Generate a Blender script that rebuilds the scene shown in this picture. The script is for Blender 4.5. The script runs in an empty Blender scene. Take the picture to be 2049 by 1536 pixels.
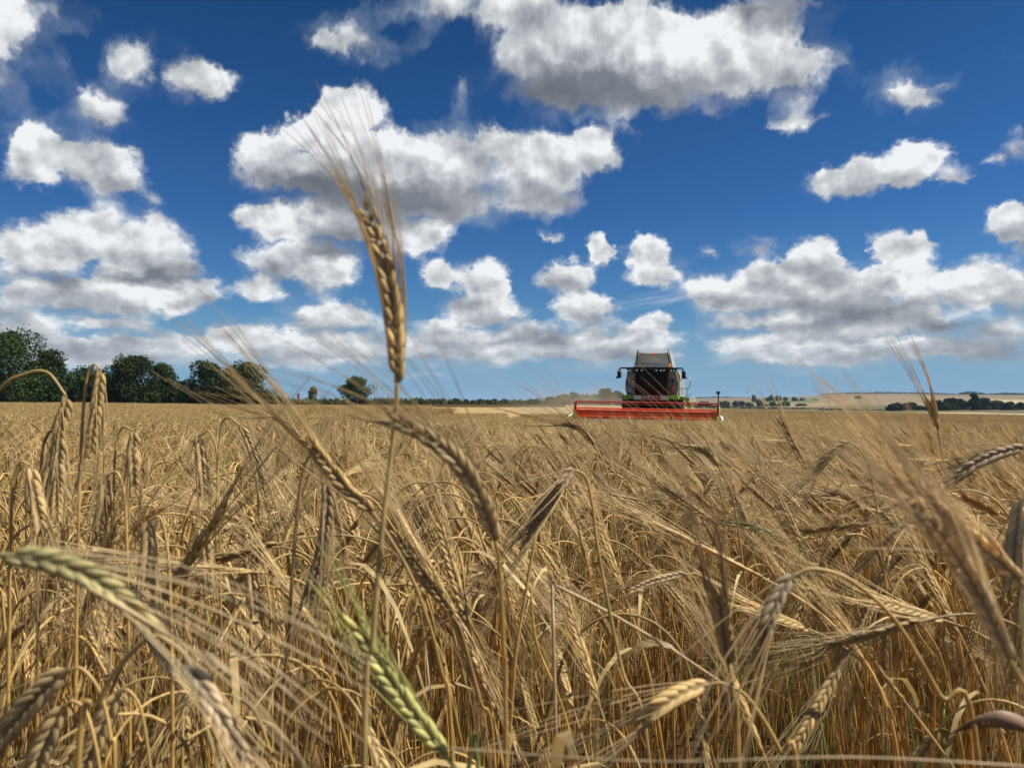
import bpy, bmesh, math, random
import numpy as np
from mathutils import Vector, Matrix, Euler

scene = bpy.context.scene
COL = scene.collection
R = math.radians

# ------------------------------------------------------------------ camera
CAM_Z = 0.97
F_PX = 1490.0                      # focal length in pixels of the 2049 wide photograph
PITCH = math.atan(32.0 / F_PX)
cam_data = bpy.data.cameras.new("camera")
cam_data.sensor_width = 36.0
cam_data.lens = 36.0 * F_PX / 2049.0
cam_data.clip_start = 0.02
cam_data.clip_end = 20000
cam_data.dof.use_dof = True
cam_data.dof.focus_distance = 2.4
cam_data.dof.aperture_fstop = 14.0
cam = bpy.data.objects.new("camera", cam_data)
cam.location = (0, 0, CAM_Z)
cam.rotation_euler = (R(90) + PITCH, 0, 0)
COL.objects.link(cam)
scene.camera = cam

SUN_EL, SUN_AZ = R(52), R(94)      # sun high, ahead of the camera and to the right
def ray(px, py):
    """direction in the world of a pixel of the 2049 x 1536 photograph (y component 1 along the lens axis)"""
    cx = (px - 1024.5) / F_PX; cy = (768 - py) / F_PX
    return Vector((cx, math.cos(PITCH) - cy * math.sin(PITCH), math.sin(PITCH) + cy * math.cos(PITCH)))
def at(px, py, depth):
    """point of the world seen at a pixel, depth metres along the ground axis"""
    r = ray(px, py); r = r * (depth / r.y)
    return Vector((r.x, r.y, r.z + CAM_Z))

# ------------------------------------------------------------------ render settings
scene.render.engine = 'CYCLES'
scene.view_settings.view_transform = 'Standard'
scene.view_settings.look = 'None'
scene.view_settings.exposure = 0.60
scene.view_settings.gamma = 1.0
cy_ = scene.cycles
cy_.max_bounces = 7; cy_.diffuse_bounces = 5; cy_.glossy_bounces = 2
cy_.transmission_bounces = 4; cy_.transparent_max_bounces = 8; cy_.volume_bounces = 0
cy_.use_denoising = True
cy_.caustics_reflective = False; cy_.caustics_refractive = False
cy_.volume_step_rate = 2.0; cy_.volume_max_steps = 64

# ------------------------------------------------------------------ world: sky texture and procedural cumulus
world = bpy.data.worlds.new("World"); scene.world = world
world.use_nodes = True
world.cycles.sampling_method = 'NONE'
wt = world.node_tree; wt.nodes.clear()
class NT:
    """small helper to write node trees as expressions"""
    def __init__(s, t): s.t = t; s.n = t.nodes; s.l = t.links
    def put(s, sock, v):
        if v is None: return
        if isinstance(v, bpy.types.NodeSocket): s.l.new(v, sock)
        else: sock.default_value = v
    def m(s, op, a, b=None, c=None, clamp=False):
        n = s.n.new('ShaderNodeMath'); n.operation = op; n.use_clamp = clamp
        s.put(n.inputs[0], a); s.put(n.inputs[1], b); s.put(n.inputs[2], c); return n.outputs[0]
    def v(s, op, a, b=None, out=0, scale=None):
        n = s.n.new('ShaderNodeVectorMath'); n.operation = op
        s.put(n.inputs[0], a); s.put(n.inputs[1], b)
        if scale is not None: s.put(n.inputs['Scale'], scale)
        return n.outputs[out]
    def comb(s, x=0., y=0., z=0.):
        n = s.n.new('ShaderNodeCombineXYZ'); s.put(n.inputs[0], x); s.put(n.inputs[1], y); s.put(n.inputs[2], z); return n.outputs[0]
    def noise(s, vec, scale, detail=4, rough=.5, lac=2., dist=0., dim='3D', out=0, typ='FBM'):
        n = s.n.new('ShaderNodeTexNoise'); n.noise_dimensions = dim; n.noise_type = typ
        if vec is not None: s.put(n.inputs['Vector'], vec)
        n.inputs['Scale'].default_value = scale; n.inputs['Detail'].default_value = detail
        n.inputs['Roughness'].default_value = rough; n.inputs['Lacunarity'].default_value = lac
        n.inputs['Distortion'].default_value = dist
        return n.outputs[out]
    def ss(s, x, a, b, to0=0., to1=1., kind='SMOOTHSTEP'):
        n = s.n.new('ShaderNodeMapRange'); n.interpolation_type = kind
        s.put(n.inputs[0], x); s.put(n.inputs[1], a); s.put(n.inputs[2], b); s.put(n.inputs[3], to0); s.put(n.inputs[4], to1)
        return n.outputs[0]
    def mix(s, f, a, b, blend='MIX'):
        n = s.n.new('ShaderNodeMix'); n.data_type = 'RGBA'; n.blend_type = blend
        s.put(n.inputs[0], f); s.put(n.inputs[6], a); s.put(n.inputs[7], b); return n.outputs[2]
    def ramp(s, f, stops):
        n = s.n.new('ShaderNodeValToRGB'); e = n.color_ramp.elements
        while len(e) < len(stops): e.new(0.5)
        for q, (p, c) in zip(e, stops): q.position = p; q.color = (*c, 1)
        s.put(n.inputs[0], f); return n.outputs[0]

# the cumulus of the day, far to near: centre, half width and half height (photo pixels), strength, darkness of the base
CLOUDS = """
160 706 330 52 .96 .5;620 700 240 48 .95 .5;960 694 260 50 .96 .5;1240 696 160 44 .95 .5;1640 694 280 54 .96 .6;1960 700 170 50 .9 .7;1420 716 80 20 .7 .4
260 738 320 14 .72 .5;700 742 260 12 .70 .4;1120 742 260 12 .72 .4;1680 742 280 12 .70 .5
260 752 260 9 .6 .4;700 762 200 6 .62 .2;1020 758 160 6 .66 .2;1240 756 150 6 .6 .2;1520 750 200 9 .62 .3;1790 744 190 10 .66 .4;1960 750 120 9 .62 .4;840 752 60 7 .8 .2;1050 766 60 5 .7 .2;1580 738 130 12 .75 .5;1430 742 70 8 .7 .3
150 742 190 14 .55 .4;520 735 130 14 .5 .4;900 748 300 9 .42 .3;1330 742 120 8 .6 .1;1380 748 60 5 .6 .1;1700 752 300 9 .4 .3;1990 735 70 20 .8 .5
1180 727 240 20 .8 .6;860 728 200 16 .75 .5;230 716 230 26 .9 .6;560 712 110 22 .9 .6;1350 718 85 20 .85 .3;1620 722 250 22 .9 .8;1900 715 180 26 .9 .9
120 690 170 26 .9 .6;330 682 120 24 .9 .5;480 680 95 38 1 .5;600 690 70 38 1 .5;760 700 170 26 .9 .7;960 705 150 26 .95 .6;1120 690 130 30 1 .7;1260 692 90 26 .9 .7
1560 690 170 32 1 .7;1700 698 130 30 1 .6;1880 700 120 28 1 .6;2000 670 90 60 .9 .95
60 655 130 26 .9 .6;240 650 150 28 .9 .6;660 640 85 34 1 .5;750 655 90 30 .8 .6;880 662 120 22 .9 .7;1050 665 110 30 .9 .7;1180 660 110 22 .9 .8
1440 655 90 14 .8 .5;1480 640 110 26 .9 .7;1620 650 130 30 1 .7;1760 640 130 38 1 .8;1880 645 120 40 .9 .9
60 600 90 48 .95 .7;200 590 190 48 1.1 .75;370 592 82 42 1.1 .5;1295 657 52 28 1.1 .5;970 622 95 36 1.1 .6;1165 616 74 36 1.1 .5;1700 610 130 36 1 .8
520 580 62 34 .95 .5;560 596 34 24 .8 .5
1450 590 95 40 1.1 .6;1560 600 170 36 1.1 .8;1560 560 90 42 1.1 .6;1700 575 160 44 1.1 .85;1640 520 72 52 1.1 .5;1790 508 74 54 1.1 .55;1860 560 90 36 .9 .8
1850 605 70 42 1 .5;1960 572 95 56 1.1 .65;1900 630 130 20 .8 .9;2040 590 60 50 .9 .9
70 500 130 60 1 .6;170 470 110 56 1.1 .6;280 500 105 56 1.1 .6;300 545 120 26 1.1 .9;60 545 130 34 .9 .8;20 430 60 30 .5 .6
890 560 44 44 1 .5;975 568 56 48 1.15 .35;920 600 60 30 .8 .5
1100 470 32 15 .85 .3;1202 503 30 38 1 .4;1290 505 50 44 1 .4;1310 548 72 32 .98 .5;1130 552 74 42 .98 .5;1426 505 24 16 .8 .4;1522 497 46 24 .85 .4
300 436 42 24 .9 .5;1690 300 0 0 0 0
690 452 200 46 1.15 .5;600 520 140 48 1.1 .7;850 470 60 44 1.05 .5;1180 130 170 70 1.15 .4;660 560 60 40 .95 .5;640 565 50 34 .8 .4;540 430 72 50 1.15 .5;660 445 150 48 1.1 .75;800 470 60 50 1 .6;845 500 36 30 .9 .4;760 430 90 40 1 .9
1690 365 85 38 1 .6;1790 345 120 44 1.1 .65;1840 318 80 40 1.1 .4;1905 360 52 26 .9 .5;1995 330 50 28 .85 .5;2045 300 40 52 .85 .5
2010 442 62 42 1.1 .5;2045 490 40 34 .9 .6
60 290 64 50 1.1 .4;80 330 95 52 1.1 .6;190 330 100 50 1.1 .65;240 378 80 34 1 .5;60 385 90 26 .6 .8;20 400 50 30 .5 .7
200 216 66 46 .95 .75;275 120 62 46 .9 .3;290 170 36 30 .7 .4;400 165 76 52 .98 .6;350 130 50 32 .75 .4;110 150 36 34 .62 .4;170 20 36 26 .65 .4;100 40 74 40 .8 .5;10 60 64 90 1 .5;20 160 50 60 .8 .6;10 250 50 30 .5 .5
700 232 84 56 1.2 .2;620 280 90 44 1.1 .4;540 310 76 48 1 .7;640 350 160 56 1.1 .95;780 320 130 60 1.15 .7;760 390 190 52 1.1 1;900 330 130 66 1.1 .7;900 400 130 46 1 .85;1000 290 90 46 .9 .5
1090 330 120 76 1 .6;1180 310 72 66 1 .5;1080 400 110 46 .95 .6;1000 410 90 40 .8 .7
670 80 78 46 .95 .35;740 105 54 36 .8 .4;810 90 46 26 .65 .3;780 12 54 26 .75 .5;935 195 22 44 .75 .4;925 235 24 24 .62 .4
890 10 80 46 .9 .5;1040 20 100 60 1 .7;1080 100 110 80 1.1 .7;1200 60 190 80 1.1 .55;1130 180 130 50 1 1;1280 190 190 46 1 .9;1340 110 170 100 1.2 .5;1430 130 150 90 1.1 .6;1500 60 120 80 1.1 .5;1560 130 104 66 1.1 .7
1560 10 100 40 .9 .9;1590 232 66 38 .9 .4;1380 220 120 30 .8 .7;1250 270 60 34 .7 .6;1680 150 46 18 .6 .3
1820 185 72 44 .92 .4;1895 165 44 26 .82 .4;1955 222 22 30 .6 .4;2030 100 28 26 .75 .4
1150 182 180 48 0 2.12;1330 190 150 34 0 2.3;1500 205 90 28 0 2.45;1060 60 70 60 0 2.6;1570 12 90 40 0 2.35;1350 60 150 55 0 3.0;1230 90 80 40 0 2.85;1540 115 80 48 0 2.92
640 378 140 36 0 2.14;800 388 120 36 0 2.25;930 385 90 30 0 2.38;1090 395 80 30 0 2.5;700 232 84 46 0 3.05;1010 300 140 40 0 2.85;560 318 60 36 0 2.72;1160 310 60 50 0 2.85
700 505 120 24 0 2.28;560 428 70 28 0 2.98;610 565 50 16 0 2.5;60 280 48 34 0 3.05;160 312 90 36 0 2.82;210 378 90 22 0 2.55;300 548 100 16 0 2.35;230 470 110 30 0 2.85
"""
AZ0, AZ1 = R(-40), R(40)
NROW, EP = 45, 0.65
EL_C = R(1.0); EL_TOP = R(31)
def row_t(el): return (np.maximum(el + EL_C, 0) / (EL_TOP + EL_C)) ** EP * (NROW - 1)
def row_el(t): return (np.asarray(t) / (NROW - 1)) ** (1 / EP) * (EL_TOP + EL_C) - EL_C
NCOL = 150
az = np.linspace(AZ0, AZ1, NCOL)[None, :]; el = row_el(np.arange(NROW))[:, None]
dx = np.sin(az) * np.cos(el); dy = np.cos(az) * np.cos(el); dz = np.sin(el) + 0 * az
cz = dy * math.cos(PITCH) + dz * math.sin(PITCH); cyv = -dy * math.sin(PITCH) + dz * math.cos(PITCH)
PX = dx / cz * F_PX + 1024.5; PY = 768 - cyv / cz * F_PX
cover = np.full(PX.shape, 0.0); shade = np.full(PX.shape, 0.6)
for it in CLOUDS.replace("\n", ";").split(";"):
    if not it.strip(): continue
    cx, cyy, rx, ry, s, dk = map(float, it.split())
    if rx == 0: continue
    uni = dk >= 2
    u = (PX - cx) / rx; v = (PY - cyy) / ry
    vv = np.where(v > 0, v * 1.12, v)                       # flatter bases
    q = np.sqrt(u * u + vv * vv)
    b = np.clip(1.0 - 0.5 * q ** 1.6, 0, 1) * min(s, 1.0) + (s - 1.0) * np.clip(1 - q, 0, 1)
    b = np.where(q < 2.0, b, 0)
    loc = (1.0 if s > .97 else .90) - .88 * dk * np.clip(0.10 + 0.66 * (v + 0.35), 0, 1) # bright top, grey base
    w = np.clip((1.18 - q) / 0.3, 0, 1)
    if uni: loc = dk - 2; w = np.clip((1.25 - q) / 0.75, 0, 1)
    shade = shade * (1 - w) + loc * w
    if not uni: cover = np.maximum(cover, b)
cover = np.clip(cover, 0, 1.2) / 1.2
edge = np.clip((np.abs(az) - R(36)) / R(4), 0, 1)
cover = cover * (1 - edge) + 0.42 * edge; shade = shade * (1 - edge) + 0.75 * edge

W = NT(wt)
geo = wt.nodes.new('ShaderNodeTexCoord')
D = W.v('NORMALIZE', geo.outputs['Generated'])
sep = wt.nodes.new('ShaderNodeSeparateXYZ'); wt.links.new(D, sep.inputs[0])
AZ = W.m('ARCTAN2', sep.outputs[0], sep.outputs[1])
EL = W.m('ARCSINE', sep.outputs[2])
# stretched coordinates: finer and flatter towards the horizon
TT = W.m('POWER', W.m('MAXIMUM', W.m('DIVIDE', W.m('ADD', EL, EL_C), EL_TOP + EL_C), 0.0), EP)
NP = W.comb(W.m('MULTIPLY', AZ, 1.0), W.m('MULTIPLY', TT, 0.75), 0.)
warp = W.noise(NP, 9., 5, .58, dim='2D', out=1)
warp2 = W.noise(NP, 44., 5, .62, dim='2D', out=1)
WV = W.v('ADD', W.v('SCALE', W.v('SUBTRACT', warp, (.5, .5, .5)), scale=0.05), W.v('SCALE', W.v('SUBTRACT', warp2, (.5, .5, .5)), scale=0.026))
ws = wt.nodes.new('ShaderNodeSeparateXYZ'); wt.links.new(WV, ws.inputs[0])
AZW = W.m('ADD', AZ, ws.outputs[0]); TW = W.m('ADD', TT, W.m('MULTIPLY', ws.outputs[1], 1.3))
def lookup(grid, a, t):
    an = W.m('DIVIDE', W.m('SUBTRACT', a, AZ0), AZ1 - AZ0, clamp=True)
    av = W.comb(an, an, an)
    tr = W.m('MINIMUM', W.m('MAXIMUM', W.m('MULTIPLY', t, NROW - 1.0), 0.0), NROW - 1.0)
    tv = W.comb(tr, tr, tr); total = None
    xs = np.linspace(0, 1, NCOL)
    for k in range(0, NROW, 3):
        n = wt.nodes.new('ShaderNodeRGBCurve'); cm = n.mapping
        for j in range(3):
            c = cm.curves[j]; row = grid[k + j]
            keep = [0] + [i for i in range(1, NCOL - 1) if abs(row[i + 1] - row[i - 1]) > 1e-4 or abs(row[i + 1] - 2 * row[i] + row[i - 1]) > 1e-4] + [NCOL - 1]
            while len(c.points) < len(keep): c.points.new(0.5, 0.5)
            for p, i in zip(c.points, keep): p.location = (float(xs[i]), float(row[i]))
        cm.update()
        wt.links.new(av, n.inputs[1])
        wgt = W.v('MAXIMUM', W.v('SUBTRACT', (1., 1., 1.), W.v('ABSOLUTE', W.v('SUBTRACT', tv, (k, k + 1., k + 2.)))), (0., 0., 0.))
        d = W.v('DOT_PRODUCT', n.outputs[0], wgt, out=1)
        total = d if total is None else W.m('ADD', total, d)
    return total
COV = lookup(cover, AZW, TW)
SH = lookup(shade, AZW, TW)
# billows: fractal noise, and the same noise a little towards the sun for the relief
def billow(vec):
    a = W.noise(vec, 13., 8, .54, dim='2D')
    vn = wt.nodes.new('ShaderNodeTexVoronoi'); vn.voronoi_dimensions = '2D'; vn.feature = 'SMOOTH_F1'
    vn.inputs['Scale'].default_value = 26.; vn.inputs['Detail'].default_value = 3.; vn.inputs['Roughness'].default_value = .6
    vn.inputs['Smoothness'].default_value = .45; vn.normalize = True
    W.put(vn.inputs['Vector'], W.v('ADD', vec, W.v('SCALE', WV, scale=.5)))
    b = W.m('SUBTRACT', 1.0, vn.outputs['Distance'])
    return W.m('ADD', W.m('MULTIPLY', a, .55), W.m('MULTIPLY', b, .45))
B0 = billow(NP)
SUNOFF = W.v('ADD', NP, (0.006, 0.016, 0.))
R0 = W.noise(NP, 14., 4, .5, dim='2D'); R1 = W.noise(SUNOFF, 14., 4, .5, dim='2D')
dens = W.m('ADD', W.m('SUBTRACT', COV, 0.345), W.m('MULTIPLY', W.m('SUBTRACT', B0, 0.60), W.ss(SH, .3, .95, .60, .98)))
soft = W.m('ADD', W.ss(SH, .25, .98, .28, .055), W.ss(COV, .45, .75, .30, 0.))
ALPHA = W.ss(dens, 0.0, soft)
relief = W.m('MULTIPLY', W.m('MULTIPLY', W.m('SUBTRACT', R0, R1), 1.55), W.ss(SH, .15, .75, .30, 1.0))
fine = W.m('MULTIPLY', W.m('SUBTRACT', B0, .60), W.ss(SH, .3, .9, .12, .62))
thick = W.ss(dens, 0.05, 0.5, -.06, 0.06)
LUM = W.m('SUBTRACT', W.m('ADD', W.m('ADD', SH, relief), fine), thick, clamp=True)
CCOL = W.ramp(LUM, [(0.0, (.135, .155, .19)), (.25, (.215, .235, .27)), (.55, (.40, .425, .465)), (.78, (.60, .63, .66)), (1.0, (.88, .90, .92))])
sky = wt.nodes.new('ShaderNodeTexSky'); sky.sky_type = 'NISHITA'; sky.sun_disc = False
sky.sun_elevation = SUN_EL; sky.sun_rotation = SUN_AZ
sky.altitude = 100; sky.air_density = 1.0; sky.dust_density = 0.6; sky.ozone_density = 2.5
SKY_K = 0.085
grade = W.ramp(W.m('DIVIDE', EL, R(30), clamp=True), [(0.0, (.46, .68, 1.0)), (.08, (.44, .70, 1.0)), (.2, (.36, .68, 1.0)), (.45, (.215, .52, .90)), (1.0, (.110, .365, .625))])
base = W.v('MULTIPLY', sky.outputs[0], grade)
# thin high cirrus streaks
cirn = W.noise(W.comb(W.m('MULTIPLY', AZ, 3.), W.m('MULTIPLY', W.m('SUBTRACT', EL, W.m('MULTIPLY', AZ, .16)), 30.), 0.), 1.3, 5, .55, dim='2D')
cirb = W.v('LENGTH', W.comb(W.m('DIVIDE', W.m('SUBTRACT', AZ, R(11.5)), R(5.0)), W.m('DIVIDE', W.m('SUBTRACT', W.m('SUBTRACT', EL, W.m('MULTIPLY', W.m('SUBTRACT', AZ, R(11.5)), .2)), R(7.7)), R(.85)), 0.), out=1)
cir = W.m('MULTIPLY', W.ss(cirn, .38, .75), W.ss(cirb, 1.25, .2, 0., .75))
skyc = W.v('SCALE', base, scale=SKY_K)
skyc = W.mix(W.ss(EL, R(7.5), R(.3), 0., .88), skyc, (.22, .41, .61, 1))
veil = W.m('MULTIPLY', W.ss(W.noise(W.v('ADD', NP, WV), 5., 6, .6, dim='2D'), .48, .80), W.m('MULTIPLY', W.ss(COV, .10, .42), .42))
skyc = W.mix(veil, skyc, (.42, .50, .60, 1))
skyc = W.mix(cir, skyc, (.62, .70, .80, 1))
# clouds near the horizon pale into the air
far = W.ss(EL, R(0.5), R(6), .62, 1.0)
CC2 = W.mix(far, (.48, .57, .68, 1), CCOL)
A2 = W.m('MULTIPLY', ALPHA, W.ss(EL, R(0.0), R(1.6), .2, 1.0))
fin = W.mix(A2, skyc, CC2)
bg = wt.nodes.new('ShaderNodeBackground'); bg.inputs[1].default_value = 2 ** -0.60
wo = wt.nodes.new('ShaderNodeOutputWorld')
wt.links.new(fin, bg.inputs[0]); wt.links.new(bg.outputs[0], wo.inputs[0])

sun_d = bpy.data.lights.new("sun", 'SUN'); sun_d.energy = 5.0; sun_d.angle = R(0.5); sun_d.color = (1.0, .945, .85)
sun = bpy.data.objects.new("sun", sun_d); COL.objects.link(sun)
sdir = Vector((math.sin(SUN_AZ) * math.cos(SUN_EL), math.cos(SUN_AZ) * math.cos(SUN_EL), math.sin(SUN_EL)))
sun.rotation_euler = sdir.to_track_quat('Z', 'Y').to_euler()
# ------------------------------------------------------------------ tagging and mesh helpers
rng = np.random.default_rng(7)
random.seed(7)
def tag(o, label=None, cat=None, group=None, kind=None):
    if label: o["label"] = label
    if cat: o["category"] = cat
    if group: o["group"] = group
    if kind: o["kind"] = kind
    return o
def empty(name, loc=(0, 0, 0), rot=(0, 0, 0), scale=1.0):
    o = bpy.data.objects.new(name, None); o.location = loc; o.rotation_euler = rot; o.scale = (scale,) * 3
    o.empty_display_size = .2; COL.objects.link(o); return o
class Buf:
    """collects geometry with a colour per vertex, makes ONE mesh of it"""
    def __init__(s): s.v = []; s.f = []; s.c = []; s.n = 0
    def add(s, v, f, c):
        v = np.asarray(v, float); f = np.asarray(f, int)
        s.v.append(v); s.f.append((f + s.n)); s.n += len(v)
        c = np.asarray(c, float); s.c.append(np.broadcast_to(c, (len(v), 3)) if c.ndim == 1 else c)
    def extend(s, o, M=None, off=(0, 0, 0), cm=1.0):
        for v, c in zip(o.v, o.c): pass
        V = np.concatenate(o.v); V = V @ M.T + off if M is not None else V + off
        base = s.n; s.v.append(V); s.n += len(V)
        for f in o.f: s.f.append(f + base)
        s.c.append(np.concatenate(o.c) * cm)
    def mesh(s, name, smooth=True):
        V = np.concatenate(s.v); me = bpy.data.meshes.new(name)
        loops = np.concatenate([f.ravel() for f in s.f]); sizes = np.concatenate([np.full(len(f), f.shape[1]) for f in s.f])
        starts = np.concatenate([[0], np.cumsum(sizes)[:-1]])
        me.vertices.add(len(V)); me.vertices.foreach_set('co', V.ravel())
        me.loops.add(len(loops)); me.loops.foreach_set('vertex_index', loops.astype(np.int32))
        me.polygons.add(len(sizes)); me.polygons.foreach_set('loop_start', starts.astype(np.int32))
        me.polygons.foreach_set('use_smooth', np.full(len(sizes), smooth))
        me.update(calc_edges=True)
        a = me.attributes.new('col', 'FLOAT_COLOR', 'POINT')
        C = np.concatenate(s.c); a.data.foreach_set('color', np.concatenate([C, np.ones((len(C), 1))], 1).ravel())
        return me
def obj(name, me, mat, parent=None):
    o = bpy.data.objects.new(name, me); COL.objects.link(o)
    if mat is not None and not me.materials: me.materials.append(mat)
    if parent is not None: o.parent = parent
    return o
def frames(P):
    P = np.asarray(P, float); T = np.gradient(P, axis=0); T /= np.linalg.norm(T, axis=1)[:, None] + 1e-12
    ref = np.array([0., 1., 0.]) if abs(T[0][1]) < .9 else np.array([1., 0., 0.])
    N = np.zeros_like(P); n = np.cross(T[0], ref); n /= np.linalg.norm(n)
    for i in range(len(P)):
        n = n - T[i] * np.dot(n, T[i]); n /= np.linalg.norm(n) + 1e-12; N[i] = n
    return T, N, np.cross(T, N)
def tube(buf, P, rad, sides, col, cap=False):
    P = np.asarray(P, float); T, N, B = frames(P); k = len(P); rad = np.broadcast_to(rad, (k,))
    a = np.arange(sides) * 2 * math.pi / sides
    ring = np.cos(a)[None, :, None] * N[:, None] + np.sin(a)[None, :, None] * B[:, None]
    V = (P[:, None] + ring * rad[:, None, None]).reshape(-1, 3)
    i = np.arange(k - 1)[:, None] * sides; j = np.arange(sides)[None]; j2 = (j + 1) % sides
    F = np.stack([i + j, i + j2, i + sides + j2, i + sides + j], -1).reshape(-1, 4)
    c = np.asarray(col, float)
    if c.ndim == 2: c = np.repeat(c, sides, 0)
    buf.add(V, F, c)
    if cap:
        buf.add(V[:sides], [list(range(sides))[::-1]], c[0] if c.ndim == 2 else c)
        buf.add(V[-sides:], [list(range(sides))], c[-1] if c.ndim == 2 else c)
def ribbon(buf, P, wid, side, col, fold=.0):
    """flat tapering blade along P, width vector side"""
    P = np.asarray(P, float); k = len(P); wid = np.asarray(wid)[:, None]; S = np.broadcast_to(np.asarray(side, float), (k, 3))
    V = np.concatenate([P - S * wid, P + S * wid]); i = np.arange(k - 1)
    buf.add(V, np.stack([i, i + 1, i + 1 + k, i + k], 1), col)
def catmull(P, n):
    P = np.asarray(P, float); Q = np.vstack([2 * P[0] - P[1], P, 2 * P[-1] - P[-2]]); out = []
    for i in range(len(P) - 1):
        p0, p1, p2, p3 = Q[i:i + 4]; t = np.linspace(0, 1, n, endpoint=False)[:, None]
        out.append(.5 * (2 * p1 + (p2 - p0) * t + (2 * p0 - 5 * p1 + 4 * p2 - p3) * t ** 2 + (3 * p1 - p0 - 3 * p2 + p3) * t ** 3))
    return np.vstack(out + [P[-1:]])
def resample(P, n):
    P = np.asarray(P); d = np.concatenate([[0], np.cumsum(np.linalg.norm(np.diff(P, axis=0), axis=1))])
    s = np.linspace(0, d[-1], n); return np.stack([np.interp(s, d, P[:, k]) for k in range(3)], 1), d[-1]

# ------------------------------------------------------------------ materials
def new_mat(name):
    m = bpy.data.materials.new(name); m.use_nodes = True; m.node_tree.nodes.clear(); return m, NT(m.node_tree)
def finish(m, N, shader):
    o = m.node_tree.nodes.new('ShaderNodeOutputMaterial'); m.node_tree.links.new(shader, o.inputs[0]); return m
def principled(N, color, rough=.6, spec=.4, metal=0., bump=None, bstr=.2, bdist=.02, **kw):
    n = N.n.new('ShaderNodeBsdfPrincipled'); N.put(n.inputs['Base Color'], color if isinstance(color, bpy.types.NodeSocket) else (*color, 1))
    N.put(n.inputs['Roughness'], rough); n.inputs['Metallic'].default_value = metal; n.inputs['Specular IOR Level'].default_value = spec
    for k, v in kw.items(): N.put(n.inputs[k], v)
    if bump is not None:
        b = N.n.new('ShaderNodeBump'); b.inputs['Strength'].default_value = bstr; b.inputs['Distance'].default_value = bdist
        N.put(b.inputs['Height'], bump); N.l.new(b.outputs[0], n.inputs['Normal'])
    return n.outputs[0]
def attr(N, name='col'):
    n = N.n.new('ShaderNodeAttribute'); n.attribute_name = name; return n.outputs[0]
def leafy(name, transl=.35, rough=.55, spec=.3, nscale=40., vary=(.72, 1.25), tcol=(1.15, 1.05, .8)):
    """plant tissue: the mesh colour, mottled, part of the light passing through"""
    m, N = new_mat(name)
    tc = N.n.new('ShaderNodeTexCoord'); oi = N.n.new('ShaderNodeObjectInfo')
    n = N.noise(tc.outputs['Object'], nscale, 3, .6)
    k = N.m('MULTIPLY', N.ss(n, .3, .7, vary[0], vary[1], 'LINEAR'), N.ss(oi.outputs['Random'], 0., 1., .88, 1.12, 'LINEAR'))
    c = N.v('SCALE', attr(N), scale=k)
    p = principled(N, c, rough, spec)
    t = N.n.new('ShaderNodeBsdfTranslucent'); N.put(t.inputs[0], N.v('MULTIPLY', c, tcol))
    mx = N.n.new('ShaderNodeMixShader'); mx.inputs[0].default_value = transl
    N.l.new(p, mx.inputs[1]); N.l.new(t.outputs[0], mx.inputs[2])
    return finish(m, N, mx.outputs[0])
M_STRAW = leafy('straw', .30, .5, .35, 45.)
M_AWN = leafy('awn', .30, .45, .4, 25.)
M_LEAF = leafy('foliage', .18, .7, .08, .6, (.65, 1.35), (1.0, 1.25, .4))
def plain(name, col, rough=.5, spec=.5, metal=0., dirt=.25, nscale=3., dirtcol=(.30, .24, .16), bstr=.0):
    """paint or metal with dust and wear"""
    m, N = new_mat(name); tc = N.n.new('ShaderNodeTexCoord')
    n = N.noise(tc.outputs['Object'], nscale, 6, .65)
    c = N.mix(N.ss(n, .42, .75, 0., dirt), (*col, 1), (*dirtcol, 1))
    return finish(m, N, principled(N, c, N.ss(n, .3, .7, rough, min(1, rough + .2)), spec, metal, bump=n if bstr else None, bstr=bstr))

# ------------------------------------------------------------------ the lie of the land
def sstep(x, a, b):
    t = np.clip((x - a) / (b - a), 0, 1); return t * t * (3 - 2 * t)
def height(x, y):
    x = np.asarray(x, float); y = np.asarray(y, float)
    r = np.sqrt(x * x + y * y) + 1e-6
    yy = np.where(y > 0, 60 * (1 - np.exp(-np.maximum(y, 0) / 60)) * 1.25, 0)
    xc = np.clip(x, -120, 120)
    z = -0.0100 * xc - 0.0091 * np.minimum(yy, 60) - 0.00011 * np.maximum(xc, 0) ** 2
    z -= 0.33 * np.exp(-((x - 9) ** 2 + (y - 42) ** 2) / (2 * 15 ** 2))
    z = np.maximum(z, -2.6)
    # right hand valley and hill, by distance
    a = np.arctan2(x, np.maximum(y, 1e-3)); pxx = 1024.5 + F_PX * np.tan(np.clip(a, -1.2, 1.2))
    top = np.interp(pxx, [1300, 1430, 1500, 1600, 1660, 1700, 1800, 1900, 2049, 2400], [800, 795, 795, 793, 789, 787, 787, 789, 790, 792])
    rr = np.array([100, 150, 230, 350, 500, 800, 1100, 1500])
    yt = np.stack([0 * top + 829, 0 * top + 828, 0 * top + 826, 0 * top + 823, 0 * top + 815, 806 + (top - 787) * .4, 797 + (top - 787) * .75, top], -1)
    lr = np.log(np.clip(r, 100, 1500)); L = np.log(rr)
    k = np.clip(np.searchsorted(L, lr, side='right') - 1, 0, len(L) - 2); w = (lr - L[k]) / (L[k + 1] - L[k])
    yv = np.take_along_axis(yt, k[..., None], -1)[..., 0] * (1 - w) + np.take_along_axis(yt, (k + 1)[..., None], -1)[..., 0] * w
    zf = CAM_Z - (yv - 800) / F_PX * np.minimum(r, 1500) * np.cos(np.clip(a, -1.3, 1.3))
    zf = zf - np.maximum(r - 1500, 0) * .03
    zf = np.maximum(zf, -60)
    wr = sstep(r, 100, 170) * sstep(pxx, 1290, 1400) * (y > 0)
    z = z * (1 - wr) + zf * wr
    drop = sstep(r, 260, 900) * 22 * (1 - sstep(pxx, 1290, 1400) * (y > 0))
    return z - drop
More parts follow.
